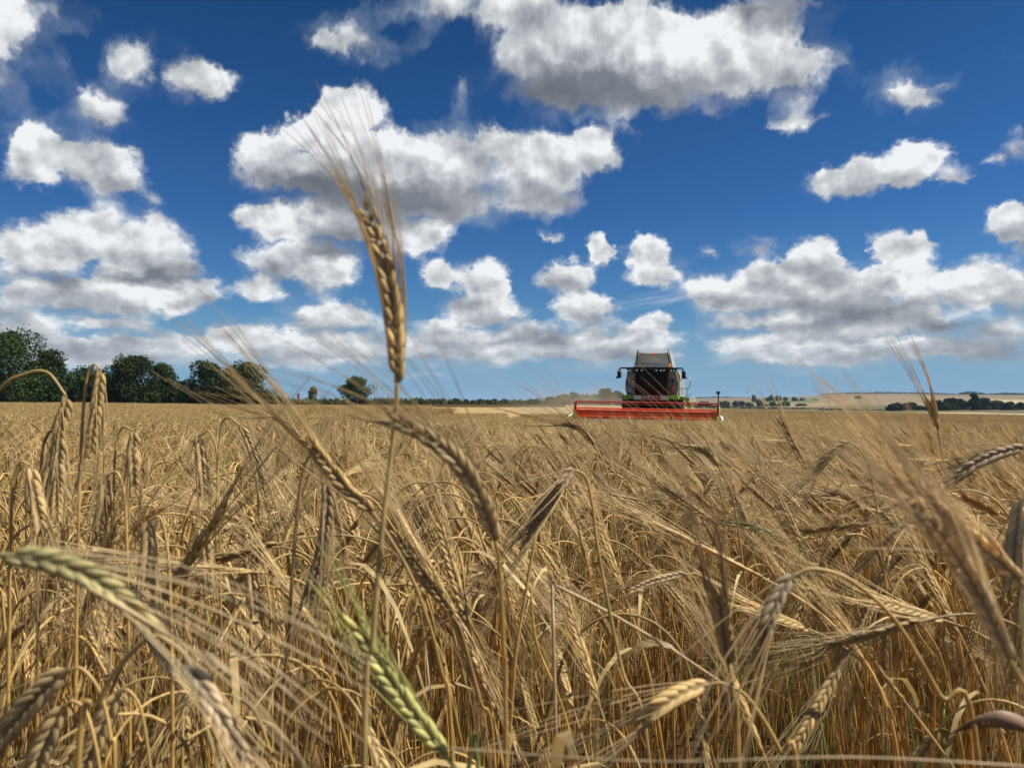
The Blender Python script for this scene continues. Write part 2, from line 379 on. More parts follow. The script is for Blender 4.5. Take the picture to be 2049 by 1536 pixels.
def H(x, y): return float(height(np.array([x]), np.array([y]))[0])
def crop_here(x, y):
    """the standing barley: all that the harvester has not reached"""
    x = np.asarray(x); y = np.asarray(y); a = x / np.maximum(y, .1)
    lim = np.where(a < -.12, 101, np.where(x < 3.2, 56 + 40 * sstep(-a, .09, .12), np.where(x < 11.6, 38.3, 100)))
    return (y < lim)

azs = np.radians(np.concatenate([np.arange(-180, -50, 3.), np.arange(-50, 50, .25), np.arange(50, 180, 3.)]))
rads = np.concatenate([[0.05], np.geomspace(.3, 95, 110), np.geomspace(97, 1600, 150), np.geomspace(1680, 4200, 12)])
AA, RR = np.meshgrid(azs, rads); GX = RR * np.sin(AA); GY = RR * np.cos(AA); GZ = height(GX, GY)
GP = 1024.5 + F_PX * np.tan(np.clip(AA, -1.2, 1.2))
GYP = 800 - (GZ - CAM_Z) / np.maximum(GY, .1) * F_PX
nA = len(azs); nR = len(rads)
colr = np.zeros(GX.shape + (3,)); colr[:] = (.115, .08, .05)                            # soil
s_ = sstep(RR, 8, 30)[..., None]; colr = colr * (1 - s_) + np.array([.27, .19, .10]) * s_   # straw litter seen from the side
stub = (~crop_here(GX, GY)); colr[stub] = (.34, .24, .105)
front = GY > 0
far = (RR > 260) & (GP < 1330) & front; colr[far] = (.10, .12, .05)
colr[(RR > 90) & ((GP < 560) | ~front)] = (.10, .12, .045)
hill = (RR > 104) & (GP > 1390) & front
wob = 40 * np.sin(GP * .013) + 25 * np.sin(GP * .031 + 1)
def fieldpatch(p0, p1, r0, r1, c, slope=0.):
    rr_ = RR + wob + (GP - p0) * slope
    colr[hill & (GP > p0) & (GP < p1) & (rr_ > r0) & (rr_ < r1)] = c
colr[hill] = (.34, .25, .145)
fieldpatch(1390, 2600, 230, 560, (.19, .165, .085))
fieldpatch(1390, 1560, 560, 1500, (.27, .21, .14))
fieldpatch(1700, 2600, 560, 820, (.36, .265, .15), .1)
fieldpatch(1480, 1700, 620, 900, (.40, .30, .18))
fieldpatch(1500, 1640, 950, 1300, (.20, .24, .085))
fieldpatch(1640, 1780, 560, 700, (.30, .24, .15))
fieldpatch(1560, 2600, 1290, 1400, (.24, .19, .12))
fieldpatch(1950, 2600, 760, 1120, (.62, .50, .29))
fieldpatch(1830, 2600, 150, 250, (.62, .50, .30), .0)
fieldpatch(1390, 1830, 104, 230, (.30, .215, .12))
M_GROUND, N = new_mat('ground')
tc = N.n.new('ShaderNodeTexCoord'); P_ = tc.outputs['Object']
n1 = N.noise(P_, 38., 6, .65); n2 = N.noise(P_, .30, 5, .6); n3 = N.noise(P_, .02, 4, .55)
g = N.m('MULTIPLY', N.m('MULTIPLY', N.ss(n1, .25, .75, .55, 1.5, 'LINEAR'), N.ss(n2, .3, .7, .8, 1.2, 'LINEAR')), N.ss(n3, .3, .7, .88, 1.12, 'LINEAR'))
finish(M_GROUND, N, principled(N, N.v('SCALE', attr(N), scale=g), .95, .1, bump=n1, bstr=.8, bdist=.03))
colr[hill] *= .62
gb = Buf(); i = np.arange(nR - 1)[:, None] * nA; j = np.arange(nA)[None]; j2 = (j + 1) % nA
gb.add(np.stack([GX, GY, GZ], -1).reshape(-1, 3), np.stack([i + j, i + j2, i + nA + j2, i + nA + j], -1).reshape(-1, 4)[:, ::-1], colr.reshape(-1, 3))
tag(obj('ground', gb.mesh('ground'), M_GROUND), kind='structure')
# ------------------------------------------------------------------ barley
GOLD = np.array([.56, .345, .08]); PALE = np.array([.61, .455, .205]); EARC = np.array([.58, .41, .17]); AWNC = np.array([.60, .45, .22]); GREEN = np.array([.26, .33, .08])
def stem_path(Hs, lean, theta, Lb, Le, rnd, n1=7, n2=9, n3=8, side=0.0):
    """a straw rising along +Z, bending over towards +X by the angle theta; the last Le metres carry the ear"""
    L1 = Hs - Lb; s = np.concatenate([np.linspace(0, L1, n1, endpoint=False), np.linspace(L1, L1 + Lb, n2, endpoint=False), np.linspace(L1 + Lb, L1 + Lb + Le, n3)])
    phi = lean * np.clip(s / L1, 0, 1) + (theta - lean) * sstep(s, L1 * .96, L1 + Lb + Le * .15) + .12 * np.sin(s * 9 + rnd * 6) * (s < L1)
    ds = np.diff(s, prepend=0); x = np.cumsum(np.sin(phi) * ds); z = np.cumsum(np.cos(phi) * ds)
    y = side * (s / s[-1]) ** 2 + .008 * np.sin(s * 7 + rnd * 20)
    P = np.stack([x, y, z], 1); return P[:n1 + n2 + 1], P[n1 + n2:]
GR_T = np.array([0, .18, .5, .8, 1.]); GR_R = np.array([.35, .9, 1., .6, .14])
def ear_geo(be, ba, P, rg, detail=2, width=1., col=EARC, awnc=AWNC, awn=.11, spread=.16, wind=(0, 0, 0), thick=1., flat=None):
    """two-rowed ear along P: grains left and right of the rachis, a long awn from each"""
    Pr, L = resample(P, 40); T, N, B = frames(Pr)
    if flat is not None:
        N = np.cross(T, np.asarray(flat, float)); N /= np.linalg.norm(N, axis=1)[:, None] + 1e-9; B = np.cross(T, N)
    else:
        q = rg.uniform(0, math.pi); N, B = N * math.cos(q) + B * math.sin(q), -N * math.sin(q) + B * math.cos(q)
    wind = np.asarray(wind, float)
    if detail == 2:
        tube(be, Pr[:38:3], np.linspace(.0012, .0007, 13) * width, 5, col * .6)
        ng = max(14, int(L / (.0030 if flat is not None else .0034))); sd = 6
        for g in range(ng):
            t = (g + .5) / ng; k = min(38, int(t * 39)); sgn = 1 if g % 2 else -1
            sz = width * (0.72 + .28 * math.sin(math.pi * min(1, t * 1.15 + .12))) * rg.uniform(.92, 1.08)
            ax = T[k] * .955 + N[k] * sgn * .26 + B[k] * rg.uniform(-.07, .07); ax /= np.linalg.norm(ax)
            p0 = Pr[k] + N[k] * sgn * .0009 * width; gl = .0116 * sz
            u = np.cross(ax, B[k]); u /= np.linalg.norm(u); w = np.cross(ax, u)
            ang = np.arange(sd) * 2 * math.pi / sd
            V = (p0 + ax * (GR_T[:, None] * gl))[:, None] + (u * (np.cos(ang)[:, None] * .00195) + w * (np.sin(ang)[:, None] * .00175))[None] * (GR_R[:, None, None] * sz)
            i = np.arange(4)[:, None] * sd; j = np.arange(sd)[None]; j2 = (j + 1) % sd
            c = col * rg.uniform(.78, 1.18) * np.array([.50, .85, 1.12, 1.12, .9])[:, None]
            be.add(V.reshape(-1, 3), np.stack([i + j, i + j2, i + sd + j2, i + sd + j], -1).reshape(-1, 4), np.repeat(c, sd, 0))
            La = awn * rg.uniform(.75, 1.1) * (1 - .25 * t); d = T[k] + N[k] * sgn * spread * rg.uniform(.4, 1.2) + B[k] * rg.uniform(-1, 1) * spread * .8; d /= np.linalg.norm(d)
            e = rg.uniform(-.10, .10); tt = np.linspace(0, 1, 6)[:, None]; st = p0 + ax * gl * .93
            A = st + (ax * (1 - tt) ** 2 * .25 + d) * tt * La + (wind + N[k] * e) * tt ** 2 * La
            tube(ba, A, np.linspace(.00034, .00010, 6) * thick, 3, awnc * rg.uniform(.8, 1.15))
    else:
        n = 9 if detail == 1 else 5; sd = 5 if detail == 1 else 3
        Q, _ = resample(P, n); t = np.linspace(0, 1, n); r = .0047 * width * np.sin(np.pi * np.clip(t * .86 + .09, 0, 1)) ** .6 * (1 + .18 * np.where(np.arange(n) % 2, 1, -1))
        tube(be, Q, r * (1 if detail == 1 else 1.2), sd, col * rg.uniform(.8, 1.15) * np.where(np.arange(n) % 2, 1.12, .82)[:, None])
        for g in range(12 if detail == 1 else 5):
            k = int(rg.uniform(2, 38)); La = awn * rg.uniform(.7, 1.1)
            d = T[k] + N[k] * rg.uniform(-1, 1) * spread * 1.3 + B[k] * rg.uniform(-1, 1) * spread * 1.3; d /= np.linalg.norm(d)
            s = np.cross(d, rg.normal(size=3)); s /= np.linalg.norm(s); w = (.0005 if detail == 1 else .0012) * thick
            m_ = Pr[k] + d * La * .5; e = Pr[k] + d * La + wind * La
            ba.add([Pr[k] - s * w, Pr[k] + s * w, m_ - s * w * .7, m_ + s * w * .7, e], [[0, 1, 3, 2]], awnc * rg.uniform(.8, 1.15))
            ba.add([m_ - s * w * .7, m_ + s * w * .7, e], [[0, 1, 2]], awnc)
def leaf_geo(b, P, k, rg, L=.16, W=.0042, col=PALE, n=7):
    """dry strap leaf leaving the straw at point k"""
    a = rg.uniform(0, 6.28); d = np.array([math.cos(a), math.sin(a), 0.]); s = np.linspace(0, 1, n)
    up = rg.uniform(.1, .9); q = P[k] + np.outer(s * L, d) * .8 + np.outer(L * (up * s - (up + rg.uniform(.2, 1.)) * s ** 2), [0, 0, 1.])
    tw = rg.uniform(-2, 2) * s + rg.uniform(0, 1.5); sid = np.cross(d, [0, 0, 1.])
    S = np.cos(tw)[:, None] * sid + np.sin(tw)[:, None] * np.array([0, 0, 1.])
    ribbon(b, q, W * np.sqrt(np.clip((1 - s) * 1.4, 0, 1)) * (.22 + .78 * np.minimum(1, s * 3.2)), S, col * rg.uniform(.6, 1.0))
def stem_cols(n, rg, c0=GOLD, c1=PALE):
    t = np.linspace(0, 1, n)[:, None]; return (c0 * (1 - t) + c1 * .92 * t) * rg.uniform(.8, 1.15)
def plant(rg, kind, detail, parts=None, thick=1.):
    """one barley plant; returns buffers stem, ear, awns, leaf"""
    if kind == 'nod': Hs = rg.uniform(.74, .93); th = rg.uniform(2.2, 3.05); lean = rg.uniform(0, .16); Lb = rg.uniform(.08, .16); wind = np.array([-.0, 0, -.05])
    elif kind == 'half': Hs = rg.uniform(.70, .86); th = rg.uniform(1.2, 2.4); lean = rg.uniform(.05, .25); Lb = rg.uniform(.09, .18); wind = np.array([.05, 0, .0])
    elif kind == 'blown': Hs = rg.uniform(.68, .84); th = rg.uniform(.45, 1.15); lean = rg.uniform(.15, .4); Lb = rg.uniform(.12, .25); wind = np.array([.10, .0, .12])
    else: Hs = rg.uniform(.62, .78); th = rg.uniform(.15, .7); lean = rg.uniform(.0, .2); Lb = .12; wind = np.array([.15, 0, .0])
    Le = rg.uniform(.065, .095)
    full = detail == 2
    A, E = stem_path(Hs, lean, th, Lb, Le, rg.uniform(), *( (8, 12, 8) if full else (4, 5, 5) if detail == 1 else (2, 3, 3)), side=rg.uniform(-.05, .05))
    st, ea, aw, lf = Buf(), Buf(), Buf(), Buf()
    cc = rg.uniform(.85, 1.1); green = rg.uniform() < .03
    g0 = GOLD * cc if not green else GREEN * 1.2; g1 = PALE * cc if not green else GREEN * 1.6
    rad_ = np.linspace(.0016, .0009, len(A)) if full else np.linspace(.0019, .0010, len(A)); rad_[3 if full else 1] *= 1.35
    tube(st, A, rad_ * (1 if full else 1.1 if detail == 1 else 1.7) * thick, 6 if full else 3, stem_cols(len(A), rg, g0, g1))
    ear_geo(ea, aw, E, rg, detail, 1. if full else thick, col=EARC * cc if not green else GREEN * 1.5, awnc=AWNC * cc, wind=wind, thick=thick, awn=rg.uniform(.09, .125))
    for q in range(1 if rg.uniform() < .6 else 0):
        leaf_geo(lf, A, rg.integers(2, len(A) - (6 if full else 2)) if len(A) > 6 else 1, rg, rg.uniform(.1, .2), .0023 if full else .0045 * thick, n=7 if full else 4)
    return st, ea, aw, lf
def rotz(a): c, s = math.cos(a), math.sin(a); return np.array([[c, -s, 0], [s, c, 0], [0, 0, 1.]])

# --- the standing crop: far beyond counting, one object; its instances are square patches of plants
SRC = bpy.data.collections.new("barley_patch_models")
patch_list = []
def make_patch(size, dens, detail, kinds, head, hsd, seed, nproto, thick=1.):
    rg = np.random.default_rng(seed); protos = [plant(rg, rg.choice(kinds[0], p=kinds[1]), detail, thick=thick) for _ in range(nproto)]
    b = Buf(); n = int(size * size * dens)
    for _ in range(n):
        p = protos[rg.integers(nproto)]; a = rg.normal(head, hsd) if head is not None else rg.uniform(0, 6.283); sc = rg.uniform(.88, 1.06)
        tx, ty = rg.normal(0, .05, 2); M = rotz(a) @ np.array([[1, 0, tx], [0, 1, ty], [0, 0, 1.]]) * sc; off = np.array([*rg.uniform(-size / 2, size / 2, 2), -.01]); cm = rg.uniform(.82, 1.12) if detail == 2 else rg.uniform(.58, 1.14)
        for q in p:
            if q.n: b.extend(q, M, off, cm)
    me = b.mesh(f"barley_patch_{len(patch_list):02d}"); me.materials.append(M_STRAW)
    o = bpy.data.objects.new(f"barley_patch_{len(patch_list):02d}", me); SRC.objects.link(o); patch_list.append(o); return len(patch_list) - 1
KL = (['nod', 'half', 'up'], [.86, .09, .05]); KR = (['nod', 'half', 'blown', 'up'], [.34, .12, .40, .14])
near_L = [make_patch(.5, 520, 2, KL, None, 0, 10 + q, 14) for q in range(3)]
near_R = [make_patch(.5, 480, 2, KR, math.pi, .55, 20 + q, 14) for q in range(3)]
mid_L = [make_patch(1., 330, 1, KL, None, 0, 30 + q, 40) for q in range(2)]
mid_R = [make_patch(1., 330, 1, KR, math.pi, .6, 40 + q, 40) for q in range(2)]
far_ = [make_patch(2., 150, 0, KL if q else KR, None, 0, 50 + q, 60, 1.2) for q in range(3)]
vfar = [make_patch(5., 42, 0, KL, None, 0, 60 + q, 60, 2.4) for q in range(3)]
pts, pidx, prot, pscl = [], [], [], []
rg = np.random.default_rng(3)
def lay(size, cond, L, Rr):
    n = int(110 / size) + 1
    for ix in range(-n, n + 1):
        for iy in range(-int(4 / size) - 1, int(102 / size) + 1):
            x = (ix + .5) * size; y = (iy + .5) * size; r = math.hypot(x, y)
            if not cond(x, y, r) or not crop_here(x, y): continue
            if abs(math.atan2(x, y)) > (R(42) if r > 9 else R(60) if r > 4 else R(200)): continue
            a = x / max(y, .3); pr = float(sstep(a + rg.normal(0, .12), -.12, .25))
            S = Rr if rg.uniform() < pr else L; jx, jy = rg.normal(0, size * .05, 2)
            pts.append((x + jx, y + jy, H(x, y))); pidx.append(S[rg.integers(len(S))])
            prot.append(rg.choice([0, .35, -.35]) if S is near_R or S is mid_R else rg.integers(4) * math.pi / 2)
            pscl.append(rg.uniform(.94, 1.05) * (1. if r < 9 else .93 if r < 14.5 else .84))
def c_near(x, y, r):
    if r > 5.75: return False
    if y > .2 and abs(x) < y * 1.25: 
        if r < 1.30: return False
    elif r < 1.1: return False
    if abs(x - .50 - (y - 1.3) * .20) < .24 and y > 1.2 and rg.uniform() < .8: return False      # wheel track
    return True
lay(.5, c_near, near_L, near_R)
# (the squares of the coarser patches start where the fine ones end)
lay(1., lambda x, y, r: 5.75 < r <= 14.5 and y > -1, mid_L, mid_R)
lay(2., lambda x, y, r: 14.5 < r <= 46 and y > 0, far_, far_)
lay(5., lambda x, y, r: 46 < r and y > 0, vfar, vfar)
pm = bpy.data.meshes.new("barley_crop"); pm.vertices.add(len(pts)); pm.vertices.foreach_set('co', np.array(pts).ravel())
for nm, ty, dat in (('pick', 'INT', pidx), ('turn', 'FLOAT', prot), ('size', 'FLOAT', pscl)):
    a = pm.attributes.new(nm, ty, 'POINT'); a.data.foreach_set('value', np.array(dat, dtype=np.int32 if ty == 'INT' else np.float32))
crop = obj('barley_crop', pm, None); tag(crop, 'ripe golden barley crop standing thick across the whole field', 'barley', kind='stuff')
gt = bpy.data.node_groups.new('lay_out_crop', 'GeometryNodeTree')
gt.interface.new_socket('Geometry', in_out='INPUT', socket_type='NodeSocketGeometry'); gt.interface.new_socket('Geometry', in_out='OUTPUT', socket_type='NodeSocketGeometry')
gi = gt.nodes.new('NodeGroupInput'); go = gt.nodes.new('NodeGroupOutput'); iop = gt.nodes.new('GeometryNodeInstanceOnPoints'); ci = gt.nodes.new('GeometryNodeCollectionInfo')
ci.inputs['Collection'].default_value = SRC; ci.inputs['Separate Children'].default_value = True; ci.inputs['Reset Children'].default_value = True
def named(nm, ty):
    n = gt.nodes.new('GeometryNodeInputNamedAttribute'); n.data_type = ty; n.inputs[0].default_value = nm; return n.outputs[0]
gl = gt.links; gl.new(gi.outputs[0], iop.inputs['Points']); gl.new(ci.outputs[0], iop.inputs['Instance']); iop.inputs['Pick Instance'].default_value = True
gl.new(named('pick', 'INT'), iop.inputs['Instance Index'])
cx = gt.nodes.new('ShaderNodeCombineXYZ'); gl.new(named('turn', 'FLOAT'), cx.inputs[2]); gl.new(cx.outputs[0], iop.inputs['Rotation'])
gl.new(named('size', 'FLOAT'), iop.inputs['Scale']); gl.new(iop.outputs[0], go.inputs[0])
md = crop.modifiers.new('crop', 'NODES'); md.node_group = gt
# ------------------------------------------------------------------ barley plants of the front rows, each a thing of its own
def plant_object(bufs, label, group, loc=(0, 0, 0)):
    st, ea, aw, lf = bufs
    root = empty('barley_stalk', loc); tag(root, label, 'barley stalk', group)
    obj('stem', st.mesh('stem'), M_STRAW, root); e = obj('ear', ea.mesh('ear'), M_STRAW, root)
    obj('awns', aw.mesh('awns'), M_AWN, e)
    if lf.n: obj('leaf', lf.mesh('leaf'), M_STRAW, root)
    return root
def hero(label, stem, ear, awn=.11, spread=.13, wind=(0, 0, 0), width=1., tint=None, eartint=None, awntint=None, n_leaf=1, seed=0, rad=1., thick=1., face=True, group='single barley stalks close to the camera'):
    """stem and ear are lists of (pixel x, pixel y, depth); the stem goes on down to the soil"""
    rg = np.random.default_rng(900 + seed)
    S = [np.array(at(*q)) for q in stem]; E = [np.array(at(*q)) for q in ear]
    b = S[0]; d = S[0] - S[1]; gx, gy = b[0] + float(np.clip(d[0] * 1.3, -.12, .12)), max(b[1] + d[1] * .4, .25)
    if b[2] > .08:
        n = 2 if b[2] > .4 else 1
        for k in range(1, n + 1):
            f = k / n; e = 1 - (1 - f) ** 2; S.insert(0, np.array([b[0] * (1 - e) + gx * e, b[1] * (1 - e) + gy * e, b[2] * (1 - f) + (H(gx, gy) - .01) * f]))
    base = S[0].copy(); whole = catmull(np.array(S + E[:1]), 8); earp = catmull(np.array([S[-1]] + E), 8)[8:]
    st, ea, aw, lf = Buf(), Buf(), Buf(), Buf()
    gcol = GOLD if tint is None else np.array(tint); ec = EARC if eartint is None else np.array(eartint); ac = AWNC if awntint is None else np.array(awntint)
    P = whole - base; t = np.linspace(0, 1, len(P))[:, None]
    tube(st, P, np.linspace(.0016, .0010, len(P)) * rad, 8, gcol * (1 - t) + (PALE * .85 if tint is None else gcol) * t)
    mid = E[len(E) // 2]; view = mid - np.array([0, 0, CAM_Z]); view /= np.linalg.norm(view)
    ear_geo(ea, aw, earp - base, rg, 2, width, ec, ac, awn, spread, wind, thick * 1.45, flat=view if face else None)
    for q in range(n_leaf): leaf_geo(lf, P, rg.integers(1, max(2, len(P) // 3)), rg, .15, .004)
    return plant_object((st, ea, aw, lf), label, group, base)

hero('tall upright barley ear standing alone against the clouds above the combine horizon',
     [(728, 1530, .33), (745, 1290, .33), (765, 1060, .335), (784, 900, .34), (793, 810, .34)],
     [(794, 765, .34), (790, 660, .34), (776, 560, .34), (752, 470, .345), (728, 415, .35)],
     awn=.085, spread=.13, wind=(-.20, .0, .05), width=1.0, seed=1, n_leaf=0, tint=(.56, .42, .17), thick=.9)
hero('blurred barley ear arching from lower centre up to the left across the horizon',
     [(1012, 1530, .36), (1008, 1300, .35), (1000, 1140, .345)],
     [(990, 1080, .34), (962, 1000, .335), (915, 925, .33), (850, 872, .325), (775, 838, .32)],
     awn=.085, spread=.11, wind=(-.16, 0, -.04), width=1.0, seed=2, n_leaf=0, thick=.62, rad=.8, eartint=(.56, .41, .20), tint=(.55, .36, .12))
hero('barley ear leaning up to the left with pale awns crossing the dark trees',
     [(905, 1530, .50), (880, 1330, .49), (830, 1170, .48), (770, 1060, .47)],
     [(745, 1025, .46), (700, 985, .455), (655, 930, .45), (615, 880, .44)],
     awn=.115, spread=.08, wind=(-.12, 0, .06), seed=3)
hero('second barley ear leaning up to the left just right of the first pale awn bunch',
     [(990, 1530, .62), (960, 1400, .61), (925, 1270, .60)],
     [(905, 1230, .59), (860, 1165, .58), (820, 1110, .57), (790, 1065, .56)],
     awn=.12, spread=.11, wind=(-.1, 0, .1), seed=4)
hero('large blurred barley ear at the right edge sweeping its awns far up to the left',
     [(2130, 1530, .27), (2100, 1440, .27), (2050, 1370, .27)],
     [(2020, 1320, .27), (1975, 1220, .27), (1925, 1130, .265), (1870, 1050, .26), (1815, 990, .26)],
     awn=.078, spread=.11, wind=(-.03, .0, -.02), width=.72, seed=5, n_leaf=0, thick=.8, eartint=(.74, .58, .34), awntint=(.80, .66, .42))
hero('blurred barley ear behind the largest one at the right, its awns fanning out flat',
     [(2190, 1500, .36), (2140, 1350, .35), (2080, 1220, .34)],
     [(2040, 1160, .34), (1960, 1090, .33), (1880, 1020, .33), (1810, 950, .32)],
     awn=.085, spread=.22, wind=(-.25, 0, -.15), seed=6, n_leaf=0, thick=.9, width=.8, eartint=(.70, .54, .30), awntint=(.78, .63, .38))
hero('green tinged barley ear drooping from the left edge over the front rows',
     [(-260, 1536, .25), (-220, 1300, .25), (-130, 1160, .25), (-50, 1118, .25)],
     [(0, 1110, .25), (90, 1122, .25), (170, 1150, .25), (240, 1195, .25), (300, 1255, .25)],
     awn=.10, spread=.16, wind=(.05, 0, -.25), width=.95, seed=7, n_leaf=0, eartint=(.52, .45, .20), tint=(.40, .40, .14), awntint=(.66, .52, .30))
hero('barley ear hanging to the lower right beneath the green tinged one on the left',
     [(150, 1620, .33), (200, 1400, .33), (290, 1280, .33), (350, 1290, .33)],
     [(375, 1320, .33), (410, 1380, .325), (450, 1450, .32), (500, 1530, .32)],
     awn=.11, spread=.14, wind=(-.30, 0, .55), seed=8, n_leaf=0, eartint=(.62, .47, .27))
hero('unripe yellow green barley ear at the bottom of the picture left of centre',
     [(960, 1600, .36), (930, 1560, .36)],
     [(890, 1510, .36), (845, 1450, .36), (800, 1390, .36), (755, 1320, .36), (715, 1250, .36)],
     awn=.06, spread=.15, wind=(-.05, 0, .0), width=1.15, seed=9, n_leaf=0, eartint=(.54, .50, .17), tint=(.40, .42, .12), awntint=(.46, .46, .17))
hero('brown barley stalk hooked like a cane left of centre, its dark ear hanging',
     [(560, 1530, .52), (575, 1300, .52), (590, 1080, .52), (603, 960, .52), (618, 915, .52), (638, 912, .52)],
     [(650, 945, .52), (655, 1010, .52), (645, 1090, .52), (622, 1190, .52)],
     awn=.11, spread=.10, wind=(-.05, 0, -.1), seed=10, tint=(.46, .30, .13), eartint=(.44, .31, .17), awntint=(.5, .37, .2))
hero('bent barley stalk right of centre, its dark ear pointing down left below the combine',
     [(1300, 1530, .56), (1245, 1340, .56), (1200, 1120, .56), (1185, 1010, .56), (1172, 955, .56)],
     [(1150, 940, .56), (1125, 968, .55), (1090, 1015, .55), (1045, 1080, .55)],
     awn=.11, spread=.11, wind=(-.05, 0, -.05), seed=11, eartint=(.50, .34, .18), tint=(.60, .42, .16))
hero('barley stalk in a wide arch at the far left in front of the trees',
     [(-95, 1400, .62), (-70, 1100, .62), (-45, 880, .62), (0, 778, .62), (50, 748, .62), (95, 745, .62)],
     [(131, 790, .62), (124, 840, .62), (118, 890, .62), (110, 960, .62)],
     awn=.10, spread=.10, wind=(-.03, 0, -.1), seed=12, width=1.2)
hero('tightly hooked barley stalk rising against the left trees',
     [(150, 1450, .60), (155, 1150, .60), (162, 900, .60), (172, 770, .60), (186, 730, .60)],
     [(200, 738, .60), (196, 790, .60), (188, 850, .60), (182, 900, .60)],
     awn=.10, spread=.08, wind=(0, 0, -.1), seed=13, width=1.1)
hero('thick short barley ear in the bottom left corner hanging down left, topmost of three',
     [(230, 1640, .40), (222, 1480, .40), (200, 1385, .40), (165, 1338, .40)],
     [(138, 1340, .40), (95, 1375, .40), (50, 1420, .40), (-5, 1480, .40)],
     awn=.10, spread=.12, wind=(-.05, 0, -.1), seed=14, rad=.8, n_leaf=0, eartint=(.70, .52, .25), width=1.45)
hero('thick short barley ear at the bottom left edge, between two others hooked the same way',
     [(215, 1700, .42), (200, 1540, .42), (175, 1430, .42), (148, 1402, .42)],
     [(130, 1412, .42), (108, 1450, .42), (85, 1500, .42), (65, 1560, .42)],
     awn=.10, spread=.10, wind=(-.02, 0, -.1), seed=15, rad=.8, n_leaf=0, eartint=(.70, .52, .25), width=1.4)
hero('hooked barley ear at the bottom left, rightmost of three',
     [(318, 1700, .44), (300, 1530, .44), (282, 1420, .44), (256, 1380, .44)],
     [(238, 1388, .44), (215, 1430, .44), (192, 1480, .44), (165, 1540, .44)],
     awn=.10, spread=.10, wind=(-.03, 0, -.1), seed=16, rad=.8, n_leaf=0, eartint=(.70, .52, .25), width=1.35)
hero('tall slender barley stalk curving over to the right in the left front rows',
     [(425, 1530, .78), (430, 1250, .78), (434, 1000, .78), (440, 870, .78), (455, 835, .78)],
     [(480, 850, .78), (500, 890, .78), (515, 940, .78), (522, 990, .78)],
     awn=.11, spread=.09, wind=(0, 0, -.1), seed=17)
hero('plump barley ear lying almost level in the lower right above bare soil',
     [(1600, 1620, .42), (1560, 1500, .42), (1500, 1400, .42), (1450, 1368, .42)],
     [(1420, 1368, .42), (1370, 1385, .415), (1320, 1415, .41), (1275, 1450, .41)],
     awn=.11, spread=.16, wind=(-.1, 0, -.05), seed=18, n_leaf=0, width=1.2)
hero('bright straw barley stalk curving from the lower right up to a dark hanging ear',
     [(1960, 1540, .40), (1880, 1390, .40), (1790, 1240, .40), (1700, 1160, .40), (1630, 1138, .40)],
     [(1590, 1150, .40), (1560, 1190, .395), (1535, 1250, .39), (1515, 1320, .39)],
     awn=.10, spread=.12, wind=(.0, 0, -.1), seed=19, n_leaf=0, eartint=(.45, .33, .19))  # ear tinted darker than the default ear colour
hero('pale plump barley ear hanging straight down at the right edge',
     [(2110, 1500, .5), (2100, 1200, .5), (2085, 1030, .5), (2065, 985, .5)],
     [(2045, 1000, .5), (2036, 1050, .5), (2030, 1110, .5), (2025, 1170, .5)],
     awn=.10, spread=.10, seed=20, wind=(0, 0, -.1), width=1.2, eartint=(.74, .60, .36))
hero('small barley ear pointing up to the left above the skyline on the right',
     [(1925, 1530, .95), (1910, 1200, .95), (1895, 980, .95), (1882, 890, .95)],
     [(1876, 860, .95), (1868, 830, .95), (1860, 800, .95)],
     awn=.11, spread=.13, wind=(-.25, 0, .1), seed=21)
hero('thin barley ear nodding in the shade of the right hand awns',
     [(1790, 1530, .8), (1775, 1200, .8), (1745, 960, .8), (1720, 900, .8)],
     [(1700, 885, .8), (1672, 900, .8), (1648, 925, .8), (1625, 960, .8)],
     awn=.11, spread=.2, wind=(-.35, 0, .15), seed=22)
hero('pale green barley ear pointing left above the dark wheel track',
     [(1640, 1400, .95), (1625, 1200, .95), (1600, 1110, .95), (1570, 1078, .95)],
     [(1545, 1068, .95), (1510, 1056, .95), (1475, 1048, .95), (1440, 1044, .95)],
     awn=.08, spread=.1, wind=(-.1, 0, .0), seed=23, eartint=(.52, .50, .22), tint=(.44, .42, .16))
hero('pale awned barley ear lying level to the left below the combine stalks',
     [(1480, 1500, .85), (1470, 1300, .85), (1440, 1190, .85), (1400, 1150, .85)],
     [(1370, 1148, .85), (1335, 1155, .85), (1300, 1165, .85), (1265, 1180, .85)],
     awn=.12, spread=.2, wind=(-.2, 0, -.1), seed=24, eartint=(.7, .55, .32))
hero('dark barley ear lying to the left over the right edge of the picture',
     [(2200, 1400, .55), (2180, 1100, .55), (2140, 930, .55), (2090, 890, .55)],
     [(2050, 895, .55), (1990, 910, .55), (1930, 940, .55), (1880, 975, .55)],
     awn=.11, spread=.2, wind=(-.3, 0, -.1), seed=25, eartint=(.46, .33, .19))  # darker brown tint for this ear
for k, (px, py, lab) in enumerate([(1400, 905, 'tall barley ear pointing up to the left below the right end of the harvester reel'),
                                   (1690, 1000, 'barley ear swept level to the left beside the largest awn sweep'),
                                   (1150, 860, 'slim barley ear leaning left just under the left half of the red reel'),
                                   (560, 845, 'slim barley ear standing half bent in front of the rightmost dark tree')]):
    dd = .9 + .12 * k
    hero(lab, [(px + 120, 1530, dd), (px + 100, 1250, dd), (px + 70, py + 110, dd), (px + 50, py + 50, dd)],
         [(px + 38, py + 30, dd), (px + 18, py + 5, dd), (px - 8, py - 8, dd), (px - 35, py - 12, dd)],
         awn=.12, spread=.15, wind=(-.3, 0, .1), seed=30 + k)

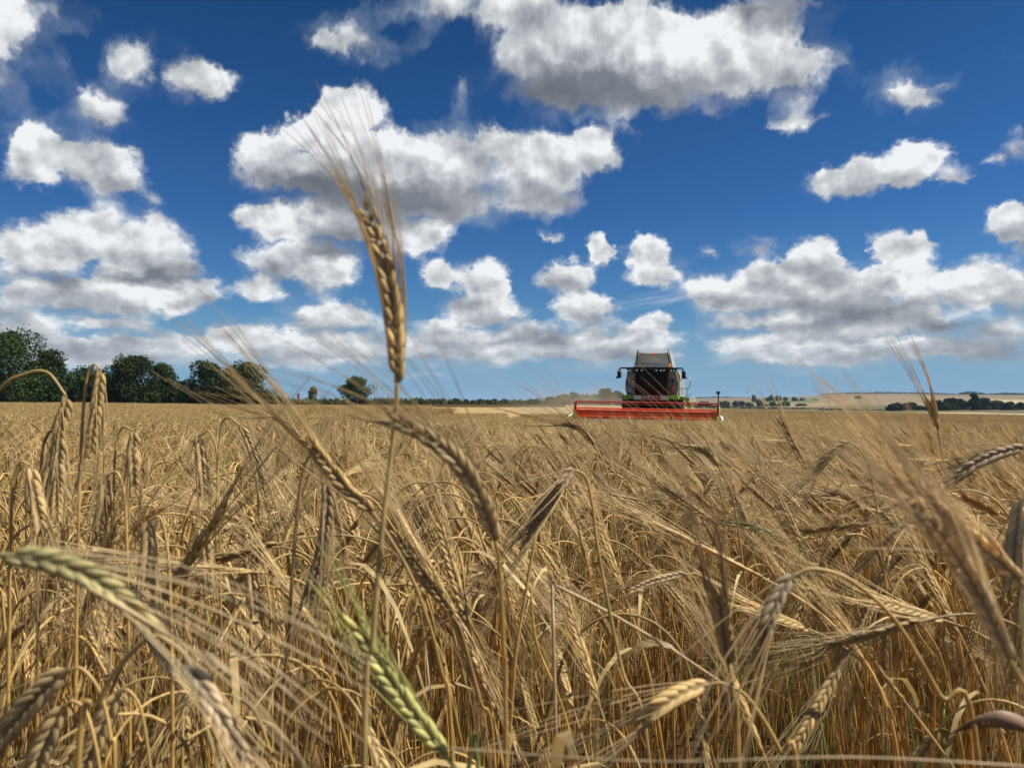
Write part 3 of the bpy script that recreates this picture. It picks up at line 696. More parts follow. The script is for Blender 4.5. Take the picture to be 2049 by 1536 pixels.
hero('blurred brown ear standing upright right of centre, its awns rising vertically',
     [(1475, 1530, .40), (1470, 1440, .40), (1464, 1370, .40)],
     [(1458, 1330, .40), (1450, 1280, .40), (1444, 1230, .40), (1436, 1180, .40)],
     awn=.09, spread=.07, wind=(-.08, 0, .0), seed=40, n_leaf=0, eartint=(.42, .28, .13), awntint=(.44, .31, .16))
for k, (lab, px, py, dd, ex, ey) in enumerate([
    ('plump ear hanging straight down below the tight hook by the left trees', 118, 880, .62, -6, 150), ('bright plump ear hanging in the middle of the left front rows', 300, 1050, .52, -8, 120),
    ('plump ear hanging left of the tall slender left stalk', 265, 870, .75, 4, 110), ('plump ear hanging under the tall slender left stalk', 400, 880, .80, 8, 100),
    ('ear hanging just above the green tinged ear at the left edge', 60, 940, .58, 20, 110), ('ear hanging between the left trees and the green tinged ear', 215, 960, .62, -18, 120),
    ('ear hanging right of the bright plump ear in the left front rows', 410, 1070, .66, 6, 110), ('pale narrow ear hanging left of the cane hooked stalk', 500, 1120, .72, 10, 100)]):
    sd = 1 if k % 2 else -1
    hero(lab, [(px + sd * 45, 1530, dd), (px + sd * 42, 1250, dd), (px + sd * 36, py + 60, dd), (px + sd * 22, py - 12, dd)],
         [(px, py - 10, dd), (px + ex * .3, py + ey * .3, dd), (px + ex * .7, py + ey * .65, dd), (px + ex, py + ey, dd)],
         awn=.11, spread=.07, wind=(-.02, 0, -.1), seed=50 + k, width=1.35, n_leaf=0, eartint=(.60, .43, .20) if k % 3 else (.66, .48, .23))
# --- the other countable plants: a few models, copied one by one
def copy_plant(root, loc, rot, sc, label, group):
    r = root.copy(); COL.objects.link(r); r.location = loc; r.rotation_euler = rot; r.scale = (sc,) * 3
    r["label"] = label; r["group"] = group
    for ch in root.children:
        c = ch.copy(); COL.objects.link(c); c.parent = r
        for g in ch.children:
            d = g.copy(); COL.objects.link(d); d.parent = c
    return r
REFS = [(790, 640, 'the tall upright ear'), (900, 900, 'the blurred ear arching up from lower centre'), (690, 960, 'the ear whose awns cross the dark trees'), (1930, 1150, 'the large blurred ear at the right edge'),
        (180, 1150, 'the green tinged ear at the left edge'), (450, 1440, 'the ear below the green tinged one'), (800, 1390, 'the yellow green ear'), (630, 1000, 'the cane hooked brown stalk'), (1110, 1000, 'the bent ear below the harvester'),
        (125, 860, 'the wide arch at the far left'), (190, 820, 'the tight hook by the left trees'), (60, 1420, 'the three hooked ears in the bottom left corner'), (470, 880, 'the tall slender left stalk'), (1350, 1410, 'the plump level ear lower right'),
        (1550, 1220, 'the dark hanging ear lower right'), (2035, 1080, 'the pale plump ear at the right edge'), (1860, 820, 'the small ear above the right skyline'), (1670, 910, 'the thin nodding ear under the right awns'), (1500, 1060, 'the pale green ear by the wheel track'),
        (1330, 1160, 'the pale level ear below the combine'), (1950, 930, 'the dark ear at the right edge')]
ZG = ('front row barley on the left', 'front row barley in the middle', 'front row barley on the right')
POST = {'nod': 'fully nodding', 'half': 'half bent', 'blown': 'wind blown', 'up': 'nearly upright'}
LV = bpy.data.objects
used = {}
ORD = ['', 'second ', 'third ', 'fourth ', 'fifth ', 'sixth ', 'seventh ', 'eighth ', 'ninth ', 'tenth ', 'eleventh ', 'twelfth ', 'thirteenth ', 'fourteenth ', 'fifteenth ', 'sixteenth ', 'seventeenth ', 'eighteenth ']
def front_label(kd, ear_mesh_centre, loc, rot, sc):
    p = Euler(rot).to_matrix() @ (Vector(ear_mesh_centre) * sc) + Vector(loc)
    d = p - Vector((0, 0, CAM_Z)); cyv = -d.y * math.sin(PITCH) + d.z * math.cos(PITCH); czv = d.y * math.cos(PITCH) + d.z * math.sin(PITCH)
    if czv <= 0.05: px, py = 1024, 1500
    else: px, py = 1024.5 + F_PX * d.x / czv, 768 - F_PX * cyv / czv
    rx, ry, nm = min(REFS, key=lambda q: (q[0] - px) ** 2 + (q[1] - py) ** 2); dx, dy = px - rx, py - ry
    side = ('right of' if dx > 0 else 'left of') if abs(dx) > abs(dy) else ('above' if dy < 0 else 'below')
    far_ = ' far' if (px - rx) ** 2 + (py - ry) ** 2 > 170 ** 2 else ''
    k = (kd, side, nm, far_); n = used.get(k, 0); used[k] = n + 1
    return f"{ORD[min(n, 17)]}{POST[kd]} stalk{far_} {side} {nm}"
rg = np.random.default_rng(77)
models = {}
for kd, n in (('nod', 9), ('half', 5), ('blown', 6), ('up', 2)):
    models[kd] = [None] * n
    for q in range(n): models[kd][q] = (plant(np.random.default_rng(500 + q * 7 + len(kd)), kd, 2), None)
spots = []
for t in range(20000):
    r = math.sqrt(rg.uniform(.46 ** 2, 1.42 ** 2)); a = rg.uniform(-R(41), R(41)); x, y = r * math.sin(a), r * math.cos(a)
    if y < .44: continue
    if x > .1 and abs(x - .36 - (y - .8) * .22) < .15 and rg.uniform() < .9: continue     # wheel track with bare soil
    if any((x - q[0]) ** 2 + (y - q[1]) ** 2 < .026 ** 2 for q in spots): continue
    spots.append((x, y))
    if len(spots) >= 258: break
spots.sort(key=lambda q: q[1])
for x, y in spots:
    u = x / y; right = u + rg.normal(0, .12) > .12
    kd = rg.choice(['nod', 'half', 'blown', 'up'], p=[.34, .12, .42, .12] if right else [.87, .08, .0, .05])
    q = rg.integers(len(models[kd])); bufs, root = models[kd][q]
    z = 0 if u < -.22 else 1 if u < .2 else 2
    head = rg.normal(math.pi, .5) if right else (rg.uniform(0, 6.283) if rg.uniform() < .5 else rg.choice([0., math.pi]) + rg.normal(0, .5))
    topz = np.concatenate(bufs[0].v)[:, 2].max(); want = (.925 - .03 * y if y > .62 else .80) - .16 * rg.uniform() ** 1.3 - (.10 if .02 < u < .36 else 0); sc = float(np.clip(want / topz, .8, 1.25)); rot = (rg.normal(0, .05), rg.normal(0, .05), head); loc = (x, y, H(x, y) - .01)
    lab = front_label(kd, np.concatenate(bufs[1].v).mean(0), loc, rot, sc)
    if root is None:
        root = plant_object(bufs, lab, ZG[z], loc); root.rotation_euler = rot; root.scale = (sc,) * 3; models[kd][q] = (bufs, root)
    else: copy_plant(root, loc, rot, sc, lab, ZG[z])

# --- green blades and a withered leaf among the stalks
def grass_tuft(label, px, py, depth, n, hgt, col, seed):
    rg = np.random.default_rng(seed); p = at(px, py, depth); b = Buf(); base = np.array([p.x, p.y, H(p.x, p.y)])
    root = empty('grass_tuft', tuple(base)); tag(root, label, 'grass tuft')
    for _ in range(n):
        o = np.array([*rg.normal(0, .045, 2), 0]); a = rg.uniform(0, 6.28); d = np.array([math.cos(a), math.sin(a), 0]); h = hgt * rg.uniform(.6, 1.05); s = np.linspace(0, 1, 9)
        wd_ = .0032 if depth > 1 else .0026; q = o + np.outer(s * h, [0, 0, 1.]) + np.outer(s ** 2.2 * rg.uniform(.03, .16), d) - np.outer(s ** 4 * h * .12, [0, 0, 1.])
        ribbon(b, q, wd_ * np.sqrt(np.clip((1 - s) * 1.3, 0, 1)), np.cross(d, [0, 0, 1.]), np.array(col) * rg.uniform(.6, 1.4) * (1 + .7 * s[:, None].repeat(2, 1).T.reshape(-1, 1)) if False else np.array(col) * rg.uniform(.6, 1.4))
    obj('blades', b.mesh('blades'), M_STRAW, root)
grass_tuft('dark green grass tuft at the bottom left of centre among the stalks', 590, 1430, .60, 46, .66, (.10, .15, .03), 1)
grass_tuft('smaller green grass tuft left of the yellow green ear', 665, 1480, .66, 26, .64, (.14, .20, .04), 2)
grass_tuft('green grass tuft in the wheel track under the right hand awns', 1500, 930, 3.4, 60, .78, (.12, .16, .04), 3)
grass_tuft('blue green blades in the dark gap at the lower right', 1690, 1250, .80, 12, .76, (.13, .20, .12), 4)
grass_tuft('green blades among the awns near the right edge', 1990, 1250, .45, 16, .84, (.16, .21, .06), 5)
grass_tuft('sparse green blades in the wheel track just behind the lower right ear', 1570, 1200, 1.5, 22, .66, (.15, .20, .08), 6)
def withered(label, pts_, w, col, seed):
    P = catmull([np.array(at(*q)) for q in pts_], 6); base = np.array([P[0][0], P[0][1], H(P[0][0], P[0][1])]); root = empty('barley_straw', tuple(base)); tag(root, label, 'barley straw')
    b = Buf(); st = catmull([(0, 0, 0), (P[0] - base) * .5 + np.array([.01, 0, 0]), P[0] - base], 8); tube(b, st, .0018, 8, GOLD * .9); obj('stem', b.mesh('stem'), M_STRAW, root)
    b = Buf(); s = np.linspace(0, 1, len(P)); tw = np.stack([0 * s, np.cos(s * 3) * .6, 1 - .4 * s], 1); tw /= np.linalg.norm(tw, axis=1)[:, None]
    ribbon(b, P - base, w * np.sin(np.pi * np.clip(s * .93 + .05, 0, 1)) ** .7, tw, col); l = obj('leaf', b.mesh('leaf'), M_STRAW, root); m = l.modifiers.new('thickness', 'SOLIDIFY'); m.thickness = .0004
withered('withered purplish brown leaf hanging into the lower right corner', [(2110, 1500, .40), (2060, 1455, .40), (2000, 1438, .40), (1940, 1448, .40), (1895, 1470, .40)], .0046, (.27, .17, .10), 1)
withered('pale curled dry leaf at the bottom right of centre', [(880, 1536, .75), (885, 1440, .75), (893, 1380, .75), (900, 1345, .75)], .006, (.45, .30, .20), 2)
withered('pale straw with a twisted leaf right of the bent ear', [(1470, 1500, .62), (1462, 1430, .62), (1455, 1390, .62), (1440, 1370, .62)], .005, (.50, .34, .22), 3)
withered('long pale blade slanting beside the tall upright ear stem', [(865, 1420, .7), (855, 1330, .7), (848, 1260, .7), (842, 1220, .7)], .0042, (.62, .56, .40), 4)

def straw_line(label, pts_, col, seed, r=.0014):
    P = catmull([np.array(at(*q)) for q in pts_], 8); base = np.array([P[0][0], P[0][1], H(P[0][0], P[0][1])]); root = empty('barley_straw', tuple(base)); tag(root, label, 'barley straw')
    whole = np.vstack([catmull([(0, 0, 0), (P[0] - base) * .6 + np.array([.006, 0, 0]), P[0] - base], 8)[:-1], P - base])
    b = Buf(); tube(b, whole, np.linspace(r * 1.2, r * .7, len(whole)), 8, col); obj('stem', b.mesh('stem'), M_STRAW, root)
    b = Buf(); k = len(whole) - 6; leaf_geo(b, whole, k, np.random.default_rng(seed), .09, .003); obj('leaf', b.mesh('leaf'), M_STRAW, root)
straw_line('pale broken straw slanting down to the right below the combine', [(1105, 1168, .60), (1200, 1215, .60), (1330, 1290, .60), (1440, 1362, .60)], (.58, .45, .26), 1)
straw_line('blurred straw lying flat along the very bottom edge', [(2060, 1532, .26), (1700, 1514, .26), (1300, 1522, .26), (900, 1496, .27)], (.52, .40, .24), 2, .00040)
straw_line('golden straw bent sideways in the lower middle', [(1160, 1536, .66), (1120, 1400, .66), (1075, 1290, .66), (1062, 1190, .66)], (.62, .42, .12), 3)
# ------------------------------------------------------------------ trees, hedges, posts
def leaves(b, centers, radii, n, size, col, rg, shell=.55, vert=.8):
    """n small leaf faces spread through ellipsoid clumps"""
    centers = np.asarray(centers, float); radii = np.asarray(radii, float)
    w = radii.prod(1) ** .66; k = rg.choice(len(centers), n, p=w / w.sum())
    d = rg.normal(size=(n, 3)); d /= np.linalg.norm(d, axis=1)[:, None]
    rad = shell + (1 - shell) * rg.uniform(0, 1, (n, 1)) ** .5
    rad *= 1 + .16 * np.clip(rg.normal(size=(n, 1)), -2, 1.3) * (rg.uniform(size=(n, 1)) < .35)
    p = centers[k] + d * radii[k] * rad
    nrm = d * .6 + rg.normal(size=(n, 3)) * .8 + np.array([0, 0, .35]); nrm /= np.linalg.norm(nrm, axis=1)[:, None]
    u = np.cross(nrm, rg.normal(size=(n, 3))); u /= np.linalg.norm(u, axis=1)[:, None]; v = np.cross(nrm, u)
    s = size * rg.uniform(.5, 1.3, (n, 1)); l = s * rg.uniform(.6, 1.0, (n, 1))
    V = np.stack([p - u * s, p - v * l * .6, p + u * s, p + v * l * .6], 1).reshape(-1, 3)
    tc = rg.uniform(.72, 1.3, len(centers))[k][:, None] * rg.uniform(.75, 1.3, (n, 1))
    c = np.asarray(col)[None] * tc * (1 + np.array([.18, .06, -.1]) * rg.normal(size=(n, 1)) * .6)
    b.add(V, np.arange(n * 4).reshape(-1, 4), np.repeat(np.clip(c, .005, 1), 4, 0))
M_BARK = leafy('bark', 0.0, .9, .1, 6.)
def tree(label, px, depth, wpx, ytop, n, group, seed, col=(.036, .056, .016), name='tree', low=.02, base_y=None, leaf=None, trunk=.16, squeeze=1.0):
    rg = np.random.default_rng(seed); x = (px - 1024.5) / F_PX * depth; z = H(x, depth) if base_y is None else CAM_Z - (base_y - 800) / F_PX * depth
    ztop = CAM_Z + (800 - ytop) / F_PX * depth; h = ztop - z; w = wpx / F_PX * depth
    root = empty(name, (x, depth, z)); tag(root, label, 'tree' if 'tree' in name else 'shrub', group)
    tb = Buf(); tube(tb, catmull([(0, 0, -.2), (.02 * w, 0, h * .25), (-.02 * w, .02 * w, h * .5), (.01 * w, 0, h * .8)], 4), np.linspace(h * .035, h * .01, 13), 7, (.12, .095, .07))
    cs, rs = [], []
    m = 34 if n > 2500 else 14
    for q in range(m):
        t = rg.uniform(0, 1); zz = h * (low + (1 - low) * t); prof = math.sin(math.pi * min(.97, (.16 + .80 * t) ** .8)) ** .7 * .5 * w * rg.uniform(.75, 1.2)
        a = rg.uniform(0, 6.283); rr = prof * rg.uniform(.35, .80); r_ = max(w, h * .5) * rg.uniform(.12, .23) * squeeze
        c = np.array([rr * math.cos(a), rr * math.sin(a) * .8, min(zz, h - r_ * .65)]); cs.append(c); rs.append((r_, r_, r_ * rg.uniform(.6, .95)))
        if q % 3 == 0: tube(tb, catmull([(0, 0, h * rg.uniform(.2, .5)), c * .6 + np.array([0, 0, h * .1]), c], 3), np.linspace(h * .014, h * .004, 7), 5, (.12, .095, .07))
    cs.append((0, 0, h * .5)); rs.append((w * .34, w * .26, h * .38))
    top = np.argmax([c[2] for c in cs]); cs[top] = np.array([cs[top][0] * .5, cs[top][1], h - rs[top][2]])
    b = Buf(); leaves(b, cs, rs, int(n * (1.7 if n > 2500 else 1.7)), (leaf or w * .02) * 1.2, col, rg)
    obj('trunk', tb.mesh('trunk'), M_BARK, root); obj('crown', b.mesh('crown', False), M_LEAF, root); return root
GT = 'broadleaf trees along the left edge of the field'
tree('tallest dark tree, cut off by the left edge of the picture', 22, 96, 190, 664, 9000, GT, 1, leaf=.17)
tree('dark tree leaning on the right side of the tallest tree at the far left', 100, 99, 105, 702, 5000, GT, 2, leaf=.17)
tree('low dark tree between the tall left trees and the round tree', 178, 104, 130, 738, 5200, GT, 3, leaf=.17)
tree('round bushy dark tree with a pointed top, third group from the left', 268, 98, 130, 712, 6500, GT, 4, leaf=.16)
tree('narrower dark tree filling the right flank of the round bushy tree', 322, 101, 80, 728, 3800, GT, 5, leaf=.16)
tree('broad dark tree just left of the last tree of the left row', 410, 98, 112, 724, 6200, GT, 6, leaf=.16)
tree('last tree at the right end of the left row, tinged brown on its right side', 492, 98, 118, 724, 6200, GT, 7, leaf=.16, col=(.052, .062, .020))
tree('small tree low between the round bushy tree and the broad one', 360, 108, 46, 762, 1800, GT, 8, leaf=.16)
tree('lone rounded tree standing on the hedge line left of centre', 715, 150, 66, 755, 4200, None, 9, leaf=.16, low=.3, col=(.030, .068, .020))
tree('small tan brown bush left of the lone rounded tree', 626, 118, 26, 774, 1300, None, 10, leaf=.12, col=(.22, .17, .07), name='bush', low=.05)
for k, (px, yt, w) in enumerate([(1078, 799, 46), (1104, 796, 44), (1130, 790, 46), (1152, 787, 38), (1172, 789, 36), (1192, 789, 36), (1212, 776, 46), (1236, 783, 36), (1256, 792, 30)]):
    lab = ['leftmost and lowest tree of the wood behind the dust', 'second tree from the left in the wood behind the dust', 'third tree from the left in the wood behind the dust', 'rounded tree in the left middle of the wood behind the dust', 'tree in the very middle of the wood behind the dust', 'tree just left of the tallest one in the wood behind the dust', 'tallest tree of the wood, rising left of the harvester', 'tree of the wood just touching the left of the harvester', 'tree of the wood hidden low behind the harvester'][k]
    tree(lab, px, 270 + 6 * (k % 3), w, yt, 1700, 'trees of the wood behind the dust', 20 + k, leaf=.42, col=(.058, .075, .038), low=.0, base_y=816)
RT = [(1788, 808, 50, 'broad low tree at the left end of the right hand copse'), (1822, 806, 38, 'second tree from the left of the right hand copse'), (1848, 813, 36, 'low bushy tree in the dip of the right hand copse'),
      (1878, 800, 44, 'first tall dark tree of the right hand copse'), (1902, 797, 42, 'second tall dark tree of the right hand copse'), (1926, 797, 36, 'tall dark tree just left of the tallest one in the right copse'),
      (1950, 787, 26, 'narrow tallest tree of the right hand copse'), (1970, 797, 40, 'dark tree right of the narrow tallest one in the copse'), (1994, 801, 40, 'sloping shouldered tree near the right end of the copse'),
      (2020, 804, 36, 'lower tree beyond the right end of the copse'), (2044, 805, 34, 'copse tree touching the right edge of the picture')]
for k, (px, yt, w, lab) in enumerate(RT):
    tree(lab, px, 330 + 9 * (k % 3), w, yt, 2200, 'trees of the copse on the right', 40 + k, leaf=.42, col=(.032, .048, .022), low=.0, base_y=826)
VT = [(1509, 791, 13, 804, 'round tree standing alone on the hillside right of the harvester'), (1520, 800, 16, 810, 'darker tree below the round hillside tree'), (1543, 791, 13, 800, 'first of two domed trees on the hillside skyline'),
      (1557, 792, 17, 801, 'wider second domed tree on the hillside skyline'), (1572, 795, 10, 801, 'small bush on the skyline right of the domed trees'), (1590, 795, 14, 802, 'low tree at the right end of the skyline row'),
      (1534, 797, 12, 803, 'small tree between the round and the domed trees'), (1605, 797, 14, 803, 'bush below the ridge at the end of the green meadow'), (1450, 803, 26, 815, 'greyish bushy tree behind the T shaped post'),
      (1478, 802, 30, 815, 'greyish bushy tree right of the T shaped post'), (1408, 803, 26, 815, 'dark bush beside the right end of the harvester'), (1545, 804, 22, 813, 'bushy tree below the green meadow'),
      (1568, 803, 26, 814, 'tree right below the domed skyline trees'), (1600, 808, 30, 818, 'low bushes at the foot of the hill'), (1632, 800, 10, 805, 'tiny lone bush on the tan hillside'), (1716, 793, 12, 797, 'tiny dark bush high on the tan hill'),
      (1500, 806, 24, 817, 'dull green bush at the foot of the hill'), (1530, 809, 24, 819, 'dark bush in the valley left of the low bushes')]
for k, (px, yt, w, yb, lab) in enumerate(VT):
    dpt = 1000 if yb < 806 else 560
    tree(lab, px, dpt, w, yt, 700, 'trees scattered over the hillside', 60 + k, leaf=.0011 * dpt, col=(.06, .08, .045), low=.0, base_y=yb)
def hedge(label, pts_, n, leaf, col, seed, wd=1.6, name='hedge', kind=None):
    """pts: pixel x, top y, depth, base y"""
    rg = np.random.default_rng(seed); cs, rs = [], []
    o = np.array([(pts_[0][0] - 1024.5) / F_PX * pts_[0][2], pts_[0][2], 0.]); o[2] = CAM_Z - (pts_[0][3] - 800) / F_PX * pts_[0][2]
    for a, c in zip(pts_[:-1], pts_[1:]):
        m = max(3, int(abs(c[0] - a[0]) / 6))
        for q in range(m):
            t = (q + rg.uniform()) / m; px, yt, d, yb = [a[i] * (1 - t) + c[i] * t for i in range(4)]
            z1 = CAM_Z + (800 - yt) / F_PX * d; z0 = CAM_Z + (800 - yb) / F_PX * d; hh = (z1 - z0) * rg.uniform(.8, 1.05)
            cs.append(np.array([(px - 1024.5) / F_PX * d, d + rg.normal(0, wd * .2), z0 + hh * .5]) - o); rs.append((6 / F_PX * d * 1.1, wd * .6, hh * .5))
    b = Buf(); leaves(b, cs, rs, n, leaf, col, rg, shell=.3)
    root = empty(name, tuple(o)) if kind is None else None
    if root: tag(root, label, name.replace('_', ' ')); obj('foliage', b.mesh('foliage', False), M_LEAF, root)
    else:
        f = obj(name, b.mesh(name, False), M_LEAF); f.location = tuple(o); tag(f, label, 'wood', kind=kind)
hedge('dark hedge bottom running under the row of trees at the left', [(-30, 768, 99, 812), (120, 770, 101, 812), (250, 768, 102, 812), (370, 772, 102, 812), (540, 778, 102, 812), (566, 794, 102, 812)], 26000, .19, (.034, .05, .016), 80)
hedge('low hedge between the left trees and the lone rounded tree', [(560, 797, 114, 812), (620, 795, 116, 812), (700, 795, 118, 812)], 4200, .16, (.085, .11, .04), 81)
hedge('long straight hedge across the middle horizon behind the stubble', [(690, 794, 150, 818), (820, 795, 158, 818), (960, 797, 168, 817), (1090, 798, 185, 816), (1120, 798, 195, 816)], 20000, .26, (.050, .070, .028), 82)
hedge('dark hedge line at the foot of the tan hill on the right', [(1640, 815, 360, 822), (1720, 818, 350, 824), (1775, 818, 345, 825)], 1500, .4, (.05, .065, .035), 83)
hedge('hedge in the valley right of the harvester', [(1385, 809, 420, 816), (1470, 811, 420, 817), (1560, 814, 410, 820), (1640, 815, 400, 821)], 2000, .45, (.075, .08, .045), 84)
hedge('far off dark wood along the ridge on the right', [(1640, 790, 1480, 794), (1665, 786.5, 1490, 790), (1700, 784.5, 1490, 789), (1780, 784, 1490, 788), (1850, 785, 1490, 789), (1925, 788, 1490, 791), (1930, 782, 1490, 790), (1960, 783, 1490, 790), (1975, 788, 1490, 791), (2000, 784.5, 1490, 791), (2100, 787, 1490, 792)], 7000, 1.5, (.04, .058, .03), 85, wd=30, name='distant_wood', kind='stuff')
hedge('far off dark wood on the low ridge right of the harvester', [(1395, 794, 1480, 797), (1440, 793, 1480, 796.5), (1500, 794.5, 1480, 798)], 1500, 1.4, (.045, .06, .032), 86, wd=30, name='distant_wood', kind='stuff')
# dry grass strip in front of the long hedge
rg = np.random.default_rng(5); gbf = Buf(); n = 9000
px = rg.uniform(640, 1130, n); d = np.interp(px, [640, 820, 960, 1130], [138, 146, 156, 176]) + rg.normal(0, 4, n); X = (px - 1024.5) / F_PX * d
Z = height(X, d); hh = rg.uniform(.25, .6, n); w = .10; ln = rg.normal(0, .15, n)
V = np.stack([np.stack([X - w, d, Z], 1), np.stack([X + w, d, Z], 1), np.stack([X + ln, d, Z + hh], 1)], 1).reshape(-1, 3)
gbf.add(V, np.arange(n * 3).reshape(-1, 3), np.repeat(np.array([.42, .33, .18])[None] * rg.uniform(.7, 1.2, (n, 1)), 3, 0))
tag(obj('dry_grass', gbf.mesh('dry_grass', False), M_STRAW), 'dry tan grass strip in front of the long hedge', 'grass', kind='stuff')

def box(b, c, s, col=(1, 1, 1), rot=None):
    c = np.array(c, float); s = np.array(s, float) / 2
    V = np.array([[x, y, z] for x in (-1, 1) for y in (-1, 1) for z in (-1, 1)]) * s
    if rot is not None: V = V @ np.array(Euler(rot).to_matrix()).T
    b.add(V + c, [[0, 1, 3, 2], [4, 6, 7, 5], [0, 4, 5, 1], [2, 3, 7, 6], [0, 2, 6, 4], [1, 5, 7, 3]], col)
def prism(b, poly, y0, y1, col=(1, 1, 1)):
    """polygon in XZ pushed along Y"""
    n = len(poly); V = [(x, y0, z) for x, z in poly] + [(x, y1, z) for x, z in poly]
    b.add(V, [[i, (i + 1) % n, n + (i + 1) % n, n + i] for i in range(n)], col)
    b.add(V[:n], [list(range(n))[::-1]], col); b.add(V[n:], [list(range(n))], col)
def bevel(o, w=.015, seg=2):
    m = o.modifiers.new('bevel', 'BEVEL'); m.width = w; m.segments = seg; m.limit_method = 'ANGLE'; m.angle_limit = R(40); return o
M_DARK = plain('dark_metal', (.018, .018, .02), .5, .4, dirt=.15)
M_WOOD = plain('old_wood', (.10, .075, .05), .85, .2)
M_REDP = plain('faded_red_paint', (.38, .10, .07), .6, .3, dirt=.3)
# dark T shaped post right of the header
p0 = at(1437, 783, 62); g0 = H(p0.x, p0.y)
root = empty('perch_post', (p0.x, p0.y, g0)); tag(root, 'dark post with a flat T shaped top standing right of the harvester header', 'post')
b = Buf(); tube(b, [(0, 0, -.1), (0, 0, .8), (.02, 0, p0.z - g0 - .12)], [.07, .06, .05], 8, (1, 1, 1), True); obj('post', b.mesh('post'), M_DARK, root)
b = Buf(); prism(b, [(-.07, -.26), (.07, -.26), (.15, -.1), (.17, 0), (-.17, 0), (-.15, -.1)], -.10, .10); o = bevel(obj('board', b.mesh('board', False), M_DARK, root)); o.location = (0, 0, p0.z - g0)
# reddish marker post by the low hedge
p0 = at(597, 787, 112); g0 = H(p0.x, p0.y); root = empty('marker_post', (p0.x, p0.y, g0)); tag(root, 'small reddish marker post by the low hedge left of the tan bush', 'post')
b = Buf(); tube(b, [(0, 0, -.1), (0, 0, p0.z - g0 - .4)], .07, 8, (1, 1, 1), True); obj('post', b.mesh('post'), M_WOOD, root)
b = Buf(); box(b, (0, 0, p0.z - g0 - .28), (.36, .04, .62)); bevel(obj('plate', b.mesh('plate', False), M_REDP, root))
# bird over the trees: body with head, beak and tail, two wings
p0 = at(584, 662, 70); b = Buf()
root = empty('bird', tuple(p0), (0, 0, R(-60))); tag(root, 'tiny dark bird gliding in front of the clouds left of the tall barley ear', 'bird')
tube(b, [(-.28, 0, .0), (-.2, 0, .0), (-.1, 0, .0), (0, 0, 0), (.09, 0, .01), (.15, 0, .02), (.19, 0, .025), (.22, 0, .02), (.25, 0, .012)], [.012, .02, .04, .05, .042, .03, .028, .016, .003], 8, (.03, .03, .035))
ribbon(b, [(-.22, 0, 0), (-.32, 0, .0), (-.38, 0, 0)], [.025, .05, .055], (0, 1, 0), (.03, .03, .035))
M_FEATHER = leafy('feather', .05, .7, .2, 9.)
obj('body', b.mesh('body'), M_FEATHER, root)
for s in (-1, 1):
    b = Buf(); ribbon(b, [(0, s * .04, .03), (.03, s * .18, .09), (.02, s * .32, .11), (-.04, s * .45, .09), (-.10, s * .52, .07)], [.07, .075, .065, .045, .012], (1, 0, 0), (.03, .03, .035))
    w = obj('wing', b.mesh('wing'), M_FEATHER, root); sm = w.modifiers.new('thickness', 'SOLIDIFY'); sm.thickness = .008
# ------------------------------------------------------------------ the combine harvester
HX, HY = 7.02, 39.4; HG = H(7.2, 41) - .02
hv = empty('combine_harvester', (HX, HY, HG), (0, R(1.0), R(-16)))
tag(hv, 'grey and green combine harvester with a wide red reel cutting towards the camera', 'combine harvester')
M_GREY = plain('light_grey_paint', (.31, .31, .285), .42, .5, dirt=.45, nscale=1.6, dirtcol=(.38, .33, .25))
M_GREY2 = plain('tank_sheet_metal', (.27, .27, .245), .5, .5, .1, dirt=.4, nscale=1.4)
M_GREEN = plain('yellow_green_paint', (.22, .38, .02), .45, .5, dirt=.35)
M_RED = plain('red_paint', (.68, .065, .018), .45, .4, dirt=.2, nscale=2.)
M_RAIL = plain('worn_red_paint', (.42, .03, .015), .5, .35, dirt=.3, nscale=2.)
M_DRED = plain('dark_red_paint', (.28, .02, .02), .45, .5, dirt=.2)
M_BLACK = plain('black_plastic', (.012, .012, .013), .5, .4, dirt=.08)
M_TYRE = plain('tyre_rubber', (.03, .028, .026), .85, .2, dirt=.5, nscale=4.)
M_STEEL = plain('steel', (.45, .45, .45), .35, .5, .8, dirt=.2)
M_WHITE = plain('white_plastic', (.62, .62, .58), .5, .4, dirt=.2)
M_ORANGE = plain('orange_lens', (.75, .22, .03), .25, .6, dirt=.1)
M_SEAT = plain('seat_cloth', (.05, .05, .055), .9, .2)
m, N = new_mat('tinted_glass')
tr = N.n.new('ShaderNodeBsdfTransparent'); tr.inputs[0].default_value = (.22, .24, .24, 1)
gl_ = N.n.new('ShaderNodeBsdfGlossy'); gl_.inputs[0].default_value = (.35, .35, .35, 1); gl_.inputs['Roughness'].default_value = .03
fr = N.n.new('ShaderNodeFresnel'); fr.inputs[0].default_value = 1.45; mx = N.n.new('ShaderNodeMixShader')
N.l.new(fr.outputs[0], mx.inputs[0]); N.l.new(tr.outputs[0], mx.inputs[1]); N.l.new(gl_.outputs[0], mx.inputs[2]); M_GLASS = finish(m, N, mx.outputs[0])
m, N = new_mat('mirror_lamp_glass'); M_LENS = finish(m, N, principled(N, (.75, .75, .7), .15, .8, .6))
def part(name, mat, b, parent=hv, bv=.015, smooth=False, label=None):
    o = obj(name, b.mesh(name, smooth), mat, parent)
    if bv: bevel(o, bv)
    if label: o["label"] = label
    return o
def bar(b, P, r, n=8): tube(b, P, r, n, (1, 1, 1), True)
Yc = 3.2        # cab front
